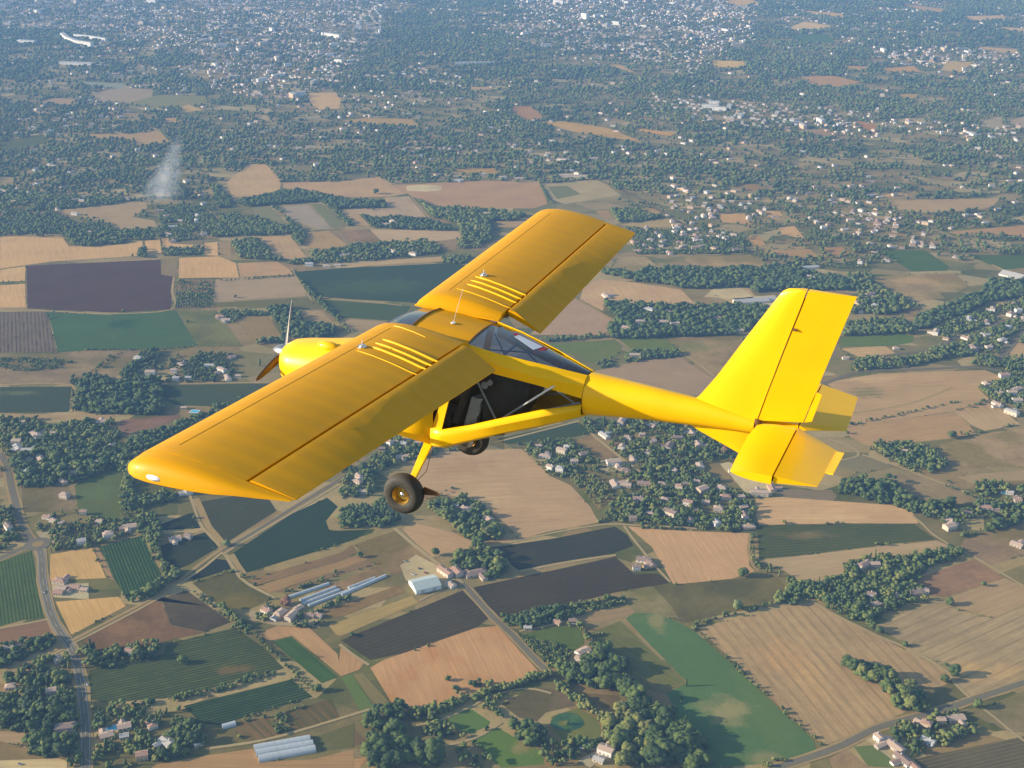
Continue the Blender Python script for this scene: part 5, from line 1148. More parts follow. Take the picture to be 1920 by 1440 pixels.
# streets: houses line up along a local direction
th=np.floor(vnoise(x,y,520,41)*6)*.42; c_,s_=np.cos(th),np.sin(th); xr,yr=x*c_+y*s_,-x*s_+y*c_
al=vnoise(x,y,300,43)>.32; yr=np.where(al,np.round(yr/38)*38+np.where(rng.random(len(yr))<.5,9,-9)+rng.normal(0,1.5,len(yr)),yr); x,y=xr*c_-yr*s_,xr*s_+yr*c_
keepx=[];cell={}
for a,b_,t,th_ in zip(x,y,tw,th):
    key=(int(a//15),int(b_//15))
    if key in cell: continue
    cell[key]=1; L_=random.uniform(9,16); H_=random.choice((3,3.2,5.5)); wd=random.uniform(7,10)
    if t and random.random()<(.05 if b_>3600 else .008): L_,wd,H_=random.uniform(22,46),random.uniform(10,13),random.choice((6,8,11,14) if b_>3600 else (5,6,7))
    houses.append([a,b_,L_,wd,th_+random.uniform(-.12,.12)+random.choice((0,0,math.pi/2)),H_,random.choice('rrrww') if L_<25 else 'f','far',False])
HXY=np.array([(h[0],h[1],max(h[2],h[3])/2) for h in houses])
print('houses',len(houses))
# ------------------------------------------------------------------ house building
def wallmat(name,c): return plain(name,c,.85,var=.14,nscale=.12,spec=.2)
WALLS=[wallmat('render_cream',(.52,.44,.34)),wallmat('render_white',(.66,.62,.56)),wallmat('render_ochre',(.52,.38,.25)),wallmat('stone_wall',(.40,.34,.28))]
WN=['cream','white','ochre','grey stone']
def roofmat(name,c):
    m,nt,b=new_mat(name); tc=nd(nt,'ShaderNodeTexCoord'); O=tc.outputs['Object']; n=noise(nt,O,1.2,4,.7); n2=noise(nt,O,.25,2)
    wv=nd(nt,'ShaderNodeTexWave'); wv.inputs['Scale'].default_value=1.3; nt.links.new(O,wv.inputs[0]); 
    col=ramp(nt,n,[(.3,tuple(x*.78 for x in c)),(.7,tuple(x*1.1 for x in c))]); col=mixc(nt,.25,col,ramp(nt,wv.outputs['Fac'],[(0,tuple(x*.6 for x in c)),(1,c)]))
    nt.links.new(col,b.inputs['Base Color']); b.inputs['Roughness'].default_value=.9; return m
ROOFS=[roofmat('tiles_terracotta',(.42,.24,.16)),roofmat('tiles_pale',(.50,.35,.25)),roofmat('tiles_brown',(.30,.20,.15)),roofmat('roof_light',(.46,.42,.37))]
RN=['terracotta','pale pink','brown','light grey']
Mwin=plain('window_dark',(.05,.06,.07),.2); Mdoor=plain('door_wood',(.16,.10,.06),.6)
def house_parts(L,W_,H_,kind,seed):
    """local verts/faces for walls and roof; x along the ridge"""
    a,b_=L/2,W_/2; rise=W_*.16; o=.45
    wv=[(-a,-b_,0),(a,-b_,0),(a,b_,0),(-a,b_,0),(-a,-b_,H_),(a,-b_,H_),(a,b_,H_),(-a,b_,H_)]
    if kind=='f':
        wf=[(0,1,5,4),(1,2,6,5),(2,3,7,6),(3,0,4,7)]
        rv=[(x*1.02,y*1.02,z) for x,y,z in [(-a,-b_,H_+.02),(a,-b_,H_+.02),(a,b_,H_+.02),(-a,b_,H_+.02),(-a,-b_,H_+.6),(a,-b_,H_+.6),(a,b_,H_+.6),(-a,b_,H_+.6)]]
        return (wv,wf),(rv,[(0,3,2,1),(4,5,6,7),(0,1,5,4),(1,2,6,5),(2,3,7,6),(3,0,4,7)])
    if seed%3==0 and L>9:   # hip
        h=min(b_*.9,a*.6); wf=[(0,1,5,4),(1,2,6,5),(2,3,7,6),(3,0,4,7)]
        A,B_=a+o,b_+o; z0=H_-.03; z1=H_+rise+.05
        rv=[(-A,-B_,z0),(A,-B_,z0),(A,B_,z0),(-A,B_,z0),(-A+h+o,0,z1),(A-h-o,0,z1)]
        rf=[(0,1,5,4),(1,2,5),(2,3,4,5),(3,0,4),(0,3,2,1)]
    else:
        wv+= [(-a,0,H_+rise-.05),(a,0,H_+rise-.05)]; wf=[(0,1,5,4),(1,2,6,9,5),(2,3,7,6),(3,0,4,8,7)]
        A,B_=a+o,b_+o; z0=H_-.1; z1=H_+rise+.05; t=.16
        rv=[(-A,-B_,z0),(A,-B_,z0),(A,0,z1),(-A,0,z1),(A,B_,z0),(-A,B_,z0),(-A,-B_,z0-t),(A,-B_,z0-t),(A,0,z1-t),(-A,0,z1-t),(A,B_,z0-t),(-A,B_,z0-t)]
        rf=[(0,1,2,3),(3,2,4,5),(7,6,9,8),(8,9,11,10),(0,6,7,1),(5,4,10,11),(0,3,9,6),(3,5,11,9),(1,7,8,2),(2,8,10,4)]
    return (wv,wf),(rv,rf)
def occluded(u,v):
    """rough picture areas covered by the aircraft"""
    P_=[[(250,872),(750,610),(900,650),(930,695),(550,940)],[(745,590),(1040,390),(1190,436),(1016,624),(930,600)],[(520,655),(660,640),(900,660),(1110,700),(1310,745),(1415,790),(1390,805),(1180,790),(800,825),(700,760)],[(1311,745),(1470,548),(1605,556),(1505,795),(1535,903),(1370,878),(1415,800)]]
    return any(inside(q,np.array([u]),np.array([v]))[0] for q in P_)
def vis(x,y,m=8):
    u,v=pxv(x,y); return -m<u<W+m and -m<v<Hh+m and not occluded(u,v)
order=sorted([i for i,h in enumerate(houses) if vis(h[0],h[1],-6)],key=lambda i:(0 if houses[i][8] else 1, houses[i][1]))[:290]
sel=set(order)
ZT={'w1':'in the dense wood left of the straight road','w2':'in the gardens right of the straight road','h1':'in the hamlet beside the roundabout','h2':'in the farmyard by the plastic tunnels','h3':'in the cluster behind the left wing','h4':'in the hamlet behind the big tan field','h5':'in the wooded village below the tail boom','h6':'in the plots above the green strip field','h7':'in the suburb beyond the right wing tip','h8':'in the woods at the right edge','h9':'in the village street at the right edge','w17':'in the grove inside the big tan field','w19':'in the tree band beside the main wheel','w20':'in the trees right of the tailplane','w22':'in the groves at the lower right edge','w24':'in the tree belt above the striped fields','w26':'in the garden grove below the striped field','w31':'in the woods left of the wing tip','far':'in the hazy suburbs towards the top'}
for a_ in ('w38','w39','w40','w41','w42','w43','w45','w47','w49','w62','w63','w64'): ZT[a_]='in the hedged fields ahead of the wings'
for a_ in ('w52','w53'): ZT[a_]='in the estate between fin and right wing'
for a_ in ('w55','w57','w58','w60','w61'): ZT[a_]='in the scattered plots right of the fin'
byc={}
for i in order:
    h=houses[i]; byc.setdefault(CLTXT.get(h[7]) or ZT.get(h[7],'in the settled plots of the middle distance'),[]).append(i)
rank={}
for cl,L_ in byc.items():
    L_.sort(key=lambda i:pxv(houses[i][0],houses[i][1])[0])
    for k,i in enumerate(L_): rank[i]=(k,len(L_),cl)
ORD=['','second','third','fourth','fifth','sixth','seventh','eighth','ninth','tenth','eleventh','twelfth','thirteenth','fourteenth','fifteenth','sixteenth','seventeenth','eighteenth','nineteenth','twentieth']
def ordinal(k,n):
    if n==1: return ''
    if k==0: return 'leftmost'
    if k==n-1: return 'rightmost'
    if k<20: return ORD[k]+' from left'
    if n-1-k<20: return ORD[n-1-k]+' from right'
    s=str(k+1); return s+({'1':'st','2':'nd','3':'rd'}.get(s[-1],'th') if k+1 not in(11,12,13) else 'th')+' from left'
PR={'farmstead','farm','farmyard','hamlet','wooded','village','park','grove','groves','dense','gardens','cluster'}
PHASE=[]
def build_house(i):
    h=houses[i]; x,y,L_,W_,an,H_,rk,cl,hand=h; g=random.Random(i*7+1)
    wi=g.choice((0,0,1,1,2,3)) if rk=='r' else g.choice((1,1,0)); ri=3 if rk=='f' else (g.choice((0,1,1,2)) if rk=='r' else g.choice((1,1,3)))
    big=L_>22; k,n,ct=rank[i]
    r=empty('house',(x,y,0),an)
    od=ordinal(k,n); st='two-storey' if H_>5 else 'low'
    o2=od.replace('from left','house from left').replace('from right','house from right') if 'from' in od else (od+' house' if od else 'house')
    lab=f"{WN[wi]} {RN[ri]}-roofed {o2} {ct}"
    if len(lab.split())>16: lab=lab.replace(' the ',' ')
    tag(r,lab,'house','houses '+ct)
    (wv,wf),(rv,rf)=house_parts(L_,W_,H_,rk,i if rk!='f' else 1)
    m=MB(); m.add([(p[0],p[1],p[2]-(.3 if p[2]==0 else 0)) for p in wv],wf)
    mr=MB(); mr.add(rv,rf)
    if L_>11 and g.random()<.7 and rk!='f' and L_<32:   # a lower wing at right angles
        (a,b_),(c,d)=house_parts(L_*.5,W_*.62,max(2.7,H_-2.3) if H_>5 else H_-.35,'r',1); s=g.choice((-1,1)); ox,oy=g.uniform(-.25,.25)*L_,s*(W_*.5+L_*.25-.05)
        tr=lambda p:(ox-p[1],oy+p[0],p[2]); m.add([tr(p) for p in a],b_); mr.add([tr(p) for p in c],d)
    m.obj('wall',WALLS[wi],r); ro=mr.obj('roof',ROOFS[ri],r)
    if rk!='f' and H_<9:
        cx=g.uniform(-.3,.3)*L_; MB().box((cx,W_*.12,H_+W_*.16+.35),(.9,.7,1.5)).obj('chimney',WALLS[wi],ro)
    if y<1900 and len(PHASE)<150:
        PHASE.append(i)
        for s in (-1,1):
            for kx in (-.28,.28):
                MB().box((kx*L_,s*(W_/2+.01),1.6),(1.3,.12,1.3)).obj('window',Mwin,r)
        MB().box((0,-(W_/2+.01),1.05),(1.1,.12,2.1)).obj('door',Mdoor,r)
for i in order: build_house(i)
# everything farther away or beyond the first three hundred: one mass
V=[];Fq=[];Ft=[];matv=[];nb=0
mV=[];mF=[];mM=[]
for i,h in enumerate(houses):
    if i in sel: continue
    x,y,L_,W_,an,H_,rk,cl,hand=h
    if h[8] and not vis(x,y,60): pass
    g=random.Random(i); (wv,wf),(rv,rf)=house_parts(L_,W_,H_,rk,i if rk!='f' else 1); c,s=math.cos(an),math.sin(an)
    wi=g.choice((0,1,1,2)); ri=g.choice((0,1,1,2,3)) if rk!='f' else 3
    for vs,fs,mi in ((wv,wf,wi),(rv,rf,4+ri)):
        b0=len(mV); mV+= [(x+p[0]*c-p[1]*s,y+p[0]*s+p[1]*c,p[2]) for p in vs]; mF+=[tuple(b0+q for q in f) for f in fs]; mM+=[mi]*len(fs)
me=bpy.data.meshes.new('distant_houses'); me.from_pydata(mV,[],mF)
for m in WALLS+ROOFS: me.materials.append(m)
me.polygons.foreach_set('material_index',mM); me.update()
o=bpy.data.objects.new('distant_houses',me); C.objects.link(o)
tag(o,'thousands of small pale houses spread through the hazy suburbs','houses',kind='stuff')

# ------------------------------------------------------------------ trees
trees=[] # x,y,h,kind,tint,zone
def kinds(mx,n,g):
    r=g.random(n); 
    if mx=='d': k=np.where(r<.62,'round',np.where(r<.86,'pine',np.where(r<.95,'cypress','poplar'))); t=g.uniform(0,.55,n)
    elif mx=='y': k=np.where(r<.95,'round','poplar'); t=g.uniform(.6,.95,n)
    elif mx=='g': k=np.where(r<2,'round','round'); t=g.uniform(.7,.88,n)
    else: k=np.where(r<.78,'round',np.where(r<.86,'pine',np.where(r<.95,'cypress','poplar'))); t=g.uniform(.05,.92,n)
    return k,t
TX=[];TY=[];TH=[];TK=[];TT=[];TZ=[]
def add_trees(x,y,hh,k,t,z):
    TX.append(x);TY.append(y);TH.append(hh);TK.append(k);TT.append(t);TZ.append(np.array([z]*len(x)))
for poly,cov,hd,ht,mx,zid in zones:
    ht*=.78; pg=[G(*p) for p in poly]; A=area(pg); fp=(ht*.42)**2*3.14*.62; n=int(A*cov/fp*(1.9 if cov>=.8 else 1.3)); x,y,_=sample(pg,n)
    if cov<.6: q=vnoise(x,y,30,11)+.25*rng.random(len(x)); o_=np.argsort(-q)[:int(len(x)*.85)]; x,y=x[o_],y[o_]
    ok=~near_road(x,y,2.0); ok&=(~in_fields(x,y)|(zid in ('w25','w48','w36','w46','w17') or cov>=.9)); x,y=x[ok],y[ok]; hh=ht*np.clip(rng.normal(.95,.27,len(x)),.4,1.7); k,t=kinds(mx,len(x),rng); add_trees(x,y,hh,k,t,zid)
# hedgerows: crop, height, spacing, points
HEDGE='''
G|5|5|1300,330 1440,420 1530,500
G|4|4|1440,690 1520,780 1600,860 1750,990
G|9|8|1760,1000 1790,1020
G|6|6|880,790 920,760
J|5|8|560,985 640,940
H|7|6|1480,690 1380,700 1430,780 1500,860
H|7|5|860,1110 900,1170 830,1220 740,1270
H|8|9|730,1290 780,1330 820,1400 850,1440
H|9|9|640,1010 760,980 900,960
H|3|4|1680,200 1760,300 1860,400
I|6|5|390,130 385,240 430,330 520,350
I|8|9|540,360 600,410 640,420
I|7|12|480,310 500,330
I|5|7|1040,640 1160,700
I|6|20|1240,740 1500,900
I|4|6|0,1050 0,1100
I|6|7|60,650 200,590 350,560 520,520
J|5|8|1000,700 1300,670
J|9|9|500,760 560,755
K|6|12|230,1180 400,1170 520,1160
K|5|7|160,320 200,400 240,430
K|6|9|960,1160 1290,1160
E|5|9|900,960 1280,880 1550,820
E|5|7|1040,1080 1190,1160 1450,1280 1700,1390
E|7|9|1600,850 1740,810
E|6|10|1560,1000 1700,990
E|5|8|0,440 200,450 330,430
N|4|9|870,1050 940,1110 1100,1130
N|7|8|640,560 760,590 900,610 1050,600
M|5|9|0,755 140,740
M|4|5|480,1130 860,1128 1110,1108
M|5|8|1240,740 1640,715
M|4|6|905,500 918,595
M|4|6|1142,525 1145,600
M|5|8|1640,690 1700,760 1750,830
D|5|8|480,680 560,620 690,540
D|6|8|1000,560 980,600
D|6|8|1090,1290 1200,1330
L|6|9|560,245 740,275
L|5|8|1840,190 1890,300
A|8|10|900,740 980,800
D|4|7|410,740 408,880
H|6|9|480,1180 560,1170
G|5|7|640,870 900,820
'''
for ln in HEDGE.strip().split('\n'):
    cr,ht,spc,ps=ln.split('|'); pts=[Vector(G(*p)) for p in P(cr,ps)]; X=[];Y=[]
    for a,b_ in zip(pts,pts[1:]):
        n=max(1,int((b_-a).length/float(spc))); 
        for k in range(n):
            p=a.lerp(b_,(k+random.random()*.6)/n); X.append(p.x+random.uniform(-1.5,1.5)); Y.append(p.y+random.uniform(-1.5,1.5))
    X,Y=np.array(X),np.array(Y); ok=~near_road(X,Y,1.0); X,Y=X[ok],Y[ok]; k,t=kinds('m',len(X),rng); k=np.where(k=='cypress','round',k); add_trees(X,Y,float(ht)*rng.uniform(.7,1.3,len(X)),k,t,'hedge')
# ragged scrub on some of the field margins
X=[];Y=[]
for q,pp in zip(FG,FPOLY):
    if sum(p[1] for p in pp)/len(pp)<450: continue
    for i in range(len(q)):
        a=Vector(q[i]); b_=Vector(q[(i+1)%len(q)]); L_=(b_-a).length
        if L_<25 or random.random()>.38: continue
        t=random.uniform(0,12)
        while t<L_:
            if random.random()<.6:
                p=a.lerp(b_,t/L_); X.append(p.x+random.gauss(0,.9)); Y.append(p.y+random.gauss(0,.9)); t+=random.uniform(2.5,6)
            else: t+=random.uniform(8,45)
X,Y=np.array(X),np.array(Y); ok=~near_road(X,Y,.8); X,Y=X[ok],Y[ok]
add_trees(X,Y,np.clip(rng.lognormal(.65,.5,len(X)),.9,6.5),np.array(['round']*len(X)),rng.uniform(.2,.95,len(X)),'margin')
# orchard rows
a=[Vector(G(*p)) for p in P('M','990,890 1190,885 1198,745 1000,750')]
X=[];Y=[]
for i in range(15):
    for j in range(9):
        if random.random()<.12: continue
        p=a[0].lerp(a[1],i/14).lerp(a[3].lerp(a[2],i/14),j/8*.55); X.append(p.x);Y.append(p.y)
X,Y=np.array(X),np.array(Y); add_trees(X,Y,rng.uniform(4,6,len(X)),np.array(['round']*len(X)),rng.uniform(.3,.8,len(X)),'orchard')
# suburbs and far woods
def far(n,scale,vlo,vhi,seed):
    x,y,A=sample(dg,n); u,v=pxv(x,y); m=(v>vlo)&(v<=vhi); x,y=x[m],y[m]; ok=~in_fields(x,y); x,y=x[ok],y[ok]; u,v=pxv(x,y)
    w_=vnoise(x,y,260,21)*.45+vnoise(x,y,75,22)*.55; p=np.clip((w_-.28)*4.2,.15,.95)
    tw=np.zeros(len(x),bool)
    for q in TOWN: tw|=inside(q,u,v)
    p=np.where(tw,p*.62,p); k=rng.random(len(x))<p; x,y=x[k],y[k]
    # keep clear of houses
    gx=set(); cs=9
    for hx,hy,hr in HXY:
        for dx in (-1,0,1):
            for dy in ((-2,-1,0,1) if hy>2600 else (-1,0,1)): gx.add((int(hx//cs)+dx*(1 if hr>6 else 0),int(hy//cs)+dy))
    k=np.array([(int(a//cs),int(b_//cs)) not in gx for a,b_ in zip(x,y)]); x,y=x[k],y[k]
    kk,t=kinds('m',len(x),rng); t=np.clip(t*.6+.5*(vnoise(x,y,150,31)-.3),0,.95); kk=np.where((kk=='cypress')|(kk=='poplar'),'round',kk); add_trees(x,y,scale*rng.uniform(.65,1.25,len(x)),kk,t,'far')
far(170000,10.5,-80,170,1); far(230000,8.6,170,520,2)
TX=np.concatenate(TX);TY=np.concatenate(TY);TH=np.concatenate(TH);TK=np.concatenate(TK);TT=np.concatenate(TT);TZ=np.concatenate(TZ)
# no tree inside a near house
cs=30; grid={}
for hx,hy,hr in HXY: grid.setdefault((int(hx//cs),int(hy//cs)),[]).append((hx,hy,hr))
kp=np.ones(len(TX),bool)
for i in np.where(TZ!='far')[0]:
    a,b_=TX[i],TY[i]; kx,ky=int(a//cs),int(b_//cs)
    for dx in (-1,0,1):
        for dy in (-1,0,1):
            for hx,hy,hr in grid.get((kx+dx,ky+dy),()):
                if (a-hx)**2+(b_-hy+5)**2<(min(hr,12)*.9+TH[i]*.3)**2: kp[i]=False
TX,TY,TH,TK,TT,TZ=[q[kp] for q in (TX,TY,TH,TK,TT,TZ)]
# lone trees standing in the open
LONE='''
I|335,360|11|round|.3|round dark tree at the corner of the orange tan field
I|310,545|12|round|.93|pale yellow-green tree on the edge of the grassy field
I|1525,915|12|round|.3|round tree at the bend of the track between striped fields
I|1470,955|9|round|.4|smaller tree beside the dark shadow at the track bend
I|1500,520|9|round|.35|bushy tree on the boundary of the two stubble fields
I|1690,415|6|round|.5|low bush alone in the reddish stubble
I|20,980|9|cypress|.3|dark conifer alone on the teal green field
I|1655,1100|9|round|.6|roadside tree by the junction at the lower right
I|1065,660|9|round|.4|tree beside the track under the garden grove
I|1110,685|8|round|.35|bush right of the track under the garden grove
I|1250,755|6|round|.4|small bush halfway along the track between striped fields
I|620,400|8|round|.5|pale tree at the end of the hedge above the grassy field
E|1515,1025|12|round|.3|round dark tree alone in the wide brown fields
E|1600,1010|6|round|.4|low bush right of the lone round tree
H|528,243|11|round|.35|round tree beside the asphalt lane at the field corner
H|600,948|5|round|.4|tiny tree alone in the orange tan field
H|105,255|7|round|.3|bush at the end of the striped plots
H|1495,500|9|round|.45|round tree on the lower edge of the dark field
H|1270,1195|5|round|.7|small tree on the islet of the round pond
G|1030,850|9|round|.55|tree standing alone among the vineyard rows
G|1275,190|8|round|.85|yellow-green tree where the diagonal tracks cross
G|1790,1010|9|round|.5|round tree at the lower corner of the vineyards
G|1610,520|10|round|.99|rust red tree in the farmyard by the plastic tunnels
D|560,628|8|round|.35|bush on the path across the brown scrub field
D|617,573|6|round|.4|small bush on the upper path of the brown scrub field
D|1325,235|6|round|.4|small tree alone on the pale field above the propeller
D|1055,375|5|round|.4|bush on the yellow-green meadow
L|915,250|13|round|.3|large round tree alone on the tan fields ahead of the right wing
L|385,240|12|poplar|.3|tall tree at the corner of the tan fields
L|900,342|6|round|.4|small bush on the pale field ahead of the wings
D|1460,620|13|poplar|.8|tall yellow-green poplar beside the propeller blade
E|235,1110|12|round|.99|russet tree in the wood left of the tailplane
M|798,590|16|round|.3|large round tree at the top of the brown ploughed field
'''
def proto(kind,seed,trunk=True):
    V_,F_=crown(kind,seed,0); cm=mesh_np('crown',V_,F_,Mfol)
    m=MB(); m.tube([(0,0,-.02),(.01,0,.25),(0,.01,.55)],[.035,.026,.012],6)
    for a in range(3): 
        q=a*2.1+seed; m.tube([(0,0,.3),(.16*math.cos(q),.16*math.sin(q),.52)],[.016,.006],5)
    me=bpy.data.meshes.new('trunk'); me.from_pydata(m.v,[],m.f); me.materials.append(Mbark); return cm,me
PRO={k:[proto(k,s) for s in range(n)] for k,n in (('round',9),('pine',4),('cypress',2),('poplar',3))}
WF={'round':1,'pine':1,'cypress':1,'poplar':1}
def place_tree(x,y,h,k,tint,label,group,i,lone=True):
    r=empty('tree',(x,y,0)); tag(r,label,'tree',group)
    cm,tm=PRO[k][i%len(PRO[k])]; 
    cr_=bpy.data.objects.new('crown',cm); tr_=bpy.data.objects.new('trunk',tm)
    for o in (cr_,tr_): C.objects.link(o); o.parent=r
    g=random.Random(i); wd=h*g.uniform(.9,1.25) if k=='round' else h
    for o in (cr_,tr_): o.scale=(wd,wd,h); o.rotation_euler=(0,0,g.uniform(0,6.28))
    cr_.color=(tint,0,0,1)
    if tint>.97:
        if 'crown_russet' not in bpy.data.meshes:
            m=cm.copy(); m.name='crown_russet'; m.materials.clear(); m.materials.append(plain('foliage_russet',(.16,.07,.035),.85,var=.3,nscale=.8))
        cr_.data=bpy.data.meshes['crown_russet']
    if lone and tint>.8 and tint<.97:
        if 'crown_pale' not in bpy.data.meshes:
            m=cm.copy(); m.name='crown_pale'; m.materials.clear(); m.materials.append(plain('foliage_pale',(.14,.17,.05),.85,var=.3,nscale=.8))
        cr_.data=bpy.data.meshes['crown_pale']
nl=0
for ln in LONE.strip().split('\n'):
    cr,ps,hh,k,t,lab=ln.split('|'); x,y=G(*P(cr,ps)[0]); place_tree(x,y,float(hh),k,float(t),lab,None,nl); nl+=1
TLAB={'w1':'in the dense wood left of the straight road','w2':'in the garden plots right of the straight road','w8':'in the tall clump at the bottom left of the park','w14':'in the big wood beside the teal green field','w15':'around the round pond and the white manor','w16':'in the row across the park lawn','w12':'in the grove below the shrubby garden','w13':'in the row below the orange tan field','w26':'in the garden grove below the striped field','w25':'in the triangular plantation inside the striped field','w28':'in the hedge along the road at the bottom','w6':'in the hedge between the two vineyards','w3':'in the small grove above the vineyard','w11':'in the scrubby garden by the asphalt lane','w27':'on the line between teal field and striped field','w7':'among the narrow vegetable strips','w5':'in the hedge left of the road junction','w4':'in the tree line right of the small vineyard','w24':'in the tree belt above the striped fields','h1':'in the hamlet beside the roundabout','h2':'in the farmyard by the plastic tunnels','w10':'in the dark hedge below the lavender field','w9':'in the grove by the long farmhouse'}
def tlabel(z,k,h,t):
    base=TLAB.get(z,'in the woods and hedges of the middle distance')
    kd={'cypress':'slim dark cypress','poplar':'tall narrow poplar','pine':'flat-topped dark pine'}.get(k) or ('tall tree' if h>11 else 'low bushy tree' if h<6 else 'round tree')
    if k=='round': kd=('yellow-green ' if t>.62 else 'dark green ')+kd
    return kd+' '+base
vism=np.array([vis(a,b_,2) for a,b_ in zip(TX,TY)])&(TZ!='far')
size=TH/np.hypot(TY,ALT); cand=np.where(vism)[0]; cand=cand[np.argsort(-size[cand])][:262]
insel=np.zeros(len(TX),bool); insel[cand]=True
for i in cand:
    z=TZ[i]; k_=str(TK[i]); place_tree(float(TX[i]),float(TY[i]),float(TH[i]),k_,min(.96,float(TT[i])),tlabel(z,k_,TH[i],TT[i]),'trees '+TLAB.get(z,'in the woods and hedges of the middle distance'),int(i),False)
# the rest as one mass of wood
AR={}
def one(s):
    g=np.random.default_rng(s+200); v,f=I1; k=v*(1+g.uniform(-.25,.25,(len(v),1)))*np.array((.5,.5,.42))+np.array((0,0,.55))
    return k,f
for k in ('round','pine','cypress','poplar'):
    AR[k]={1:[crown(k,s+50,1) for s in range(6)],2:[crown(k,s+90,2) for s in range(6)]}
    AR[k][3]=[one(s) for s in range(6)]
VV=[];FF=[];TTn=[];nb=0
rest=np.where(~insel)[0]; dist=np.hypot(TY[rest],ALT)
for k in AR:
    for det in (1,2,3):
        for s in range(6):
            m=(TK[rest]==k)&((dist<2100) if det==1 else ((dist>=2100)&(dist<3000)) if det==2 else (dist>=3000))&((rest%6)==s); idx=rest[m]
            if not len(idx): continue
            v,f=AR[k][det][s]
            if det==2 and False: pass
            a=rng.uniform(0,6.28,len(idx)); c,s_=np.cos(a),np.sin(a); h=TH[idx]; wd=h*rng.uniform(.9,1.25,len(idx)) if k in('round','pine') else h
            X=(v[:,0][None]*c[:,None]-v[:,1][None]*s_[:,None])*wd[:,None]+TX[idx][:,None]; Y=(v[:,0][None]*s_[:,None]+v[:,1][None]*c[:,None])*wd[:,None]+TY[idx][:,None]; Z=v[:,2][None]*h[:,None]-.12*h[:,None]*(1 if k=='round' else 0)
            n=len(v); VV.append(np.stack([X,Y,Z],2).reshape(-1,3)); FF.append((f[None]+(np.arange(len(idx))*n)[:,None,None]).reshape(-1,3)+nb); TTn.append(np.repeat(TT[idx],n)); nb+=n*len(idx)
me=mesh_np('woodland',np.concatenate(VV),np.concatenate(FF),Mfol2,np.concatenate(TTn))
o=bpy.data.objects.new('woodland',me); C.objects.link(o); tag(o,'mass of dark green trees and hedges reaching into the haze','woodland',kind='stuff')
print('trees',len(TX),'faces',len(me.polygons))
# ------------------------------------------------------------------ farm structures, pools, cars
Mplast=plain('greenhouse_film',(.40,.42,.42),.5,var=.1,nscale=.3); Mhoop=plain('hoop_steel',(.35,.36,.36),.5)
def frame2(cr,ps):
    a=[Vector(G(*p)) for p in P(cr,ps)]; return a
def greenhouse(cr,ps,wd,ht,label,group=None):
    a,b_=frame2(cr,ps); d=b_-a; L_=d.length; r=empty('greenhouse',(a.x,a.y,0),math.atan2(d.y,d.x)); tag(r,label,'greenhouse',group)
    m=MB(); secs=[]
    for k in range(2): secs.append([(L_*k,wd/2*math.cos(math.pi*j/12),ht*math.sin(math.pi*j/12)**.8) for j in range(13)])
    m.loft(secs); m.obj('film_cover',Mplast,r,True,angle=80)
    h=MB()
    for k in range(int(L_/6)+1):
        h.tube([(min(L_,k*6+.05),(wd/2+.05)*math.cos(math.pi*j/8),(ht+.05)*math.sin(math.pi*j/8)**.8) for j in range(9)],.07,4)
    h.obj('hoops',Mhoop,r)
for k,(ps,lab) in enumerate((('1430,1335 1745,1278','upper plastic tunnel of the three-span greenhouse at the bottom'),('1440,1362 1762,1306','middle plastic tunnel of the three-span greenhouse at the bottom'),('1455,1393 1775,1335','lowest plastic tunnel of the three-span greenhouse at the bottom'))): greenhouse('G',ps,9.5,3.6,lab,'spans of the bottom greenhouse')
for k,(ps,lab) in enumerate((('1600,490 1850,405','topmost long plastic tunnel beside the farmyard'),('1690,500 1890,425','second long plastic tunnel beside the farmyard'),('1700,520 1910,440','third long plastic tunnel beside the farmyard'),('1735,530 2000,430','lowest long plastic tunnel beside the farmyard'))): greenhouse('G',ps,5,2.2,lab,'crop tunnels by the farmyard')
greenhouse('G','1250,1212 1325,1192',7,2.8,'short plastic tunnel beside the lower vineyard')
greenhouse('H','0,470 250,360',5,2.2,'long pale tunnel in the vegetable strips left of the white shed','crop tunnels in the strips')
greenhouse('H','40,430 190,372',4,2.0,'shorter tunnel above it in the vegetable strips','crop tunnels in the strips')
# white shed
a,b_=frame2('H','425,462 555,432'); d=b_-a; an=math.atan2(d.y,d.x); n=Vector((-d.y,d.x)).normalized(); c=(a+b_)/2+n*11
r=empty('shed',(c.x,c.y,0),an); tag(r,'large white metal farm shed with a shallow pale roof','shed')
(wv,wf),(rv,rf)=house_parts(d.length*1.08,24,5.2,'r',1)
MB().add(wv,wf).obj('wall',plain('sheet_wall',(.72,.74,.72),.5,var=.03),r); MB().add(rv,rf).obj('roof',plain('sheet_roof',(.46,.50,.45),.5,var=.05,nscale=.3),r)
for k in (-.25,.25): MB().box((k*d.length,-12.05,2.1),(4.2,.12,4.0)).obj('sliding_door',plain('shed_door',(.45,.48,.46),.5),r)
# long low glasshouse beyond the village
for cr,ps,wd,lab in (('K','1250,985 1480,965',16,'long white glasshouse between the woods left of the fin'),('N','665,612 760,606',12,'long flat white building at the wood edge above the fin'),('E','1800,100 1920,130',30,'large white building at the right edge'),('E','290,270 480,255',14,'pale nursery glasshouse below the field left of the fin')):
    a,b_=frame2(cr,ps); d=b_-a; r=empty('glasshouse',((a+b_)/2).to_3d(),math.atan2(d.y,d.x)); tag(r,lab,'glasshouse')
    (wv,wf),(rv,rf)=house_parts(d.length,wd,3.6,'r',1); MB().add(wv,wf).obj('wall',WALLS[1],r); MB().add(rv,rf).obj('roof',ROOFS[3],r)
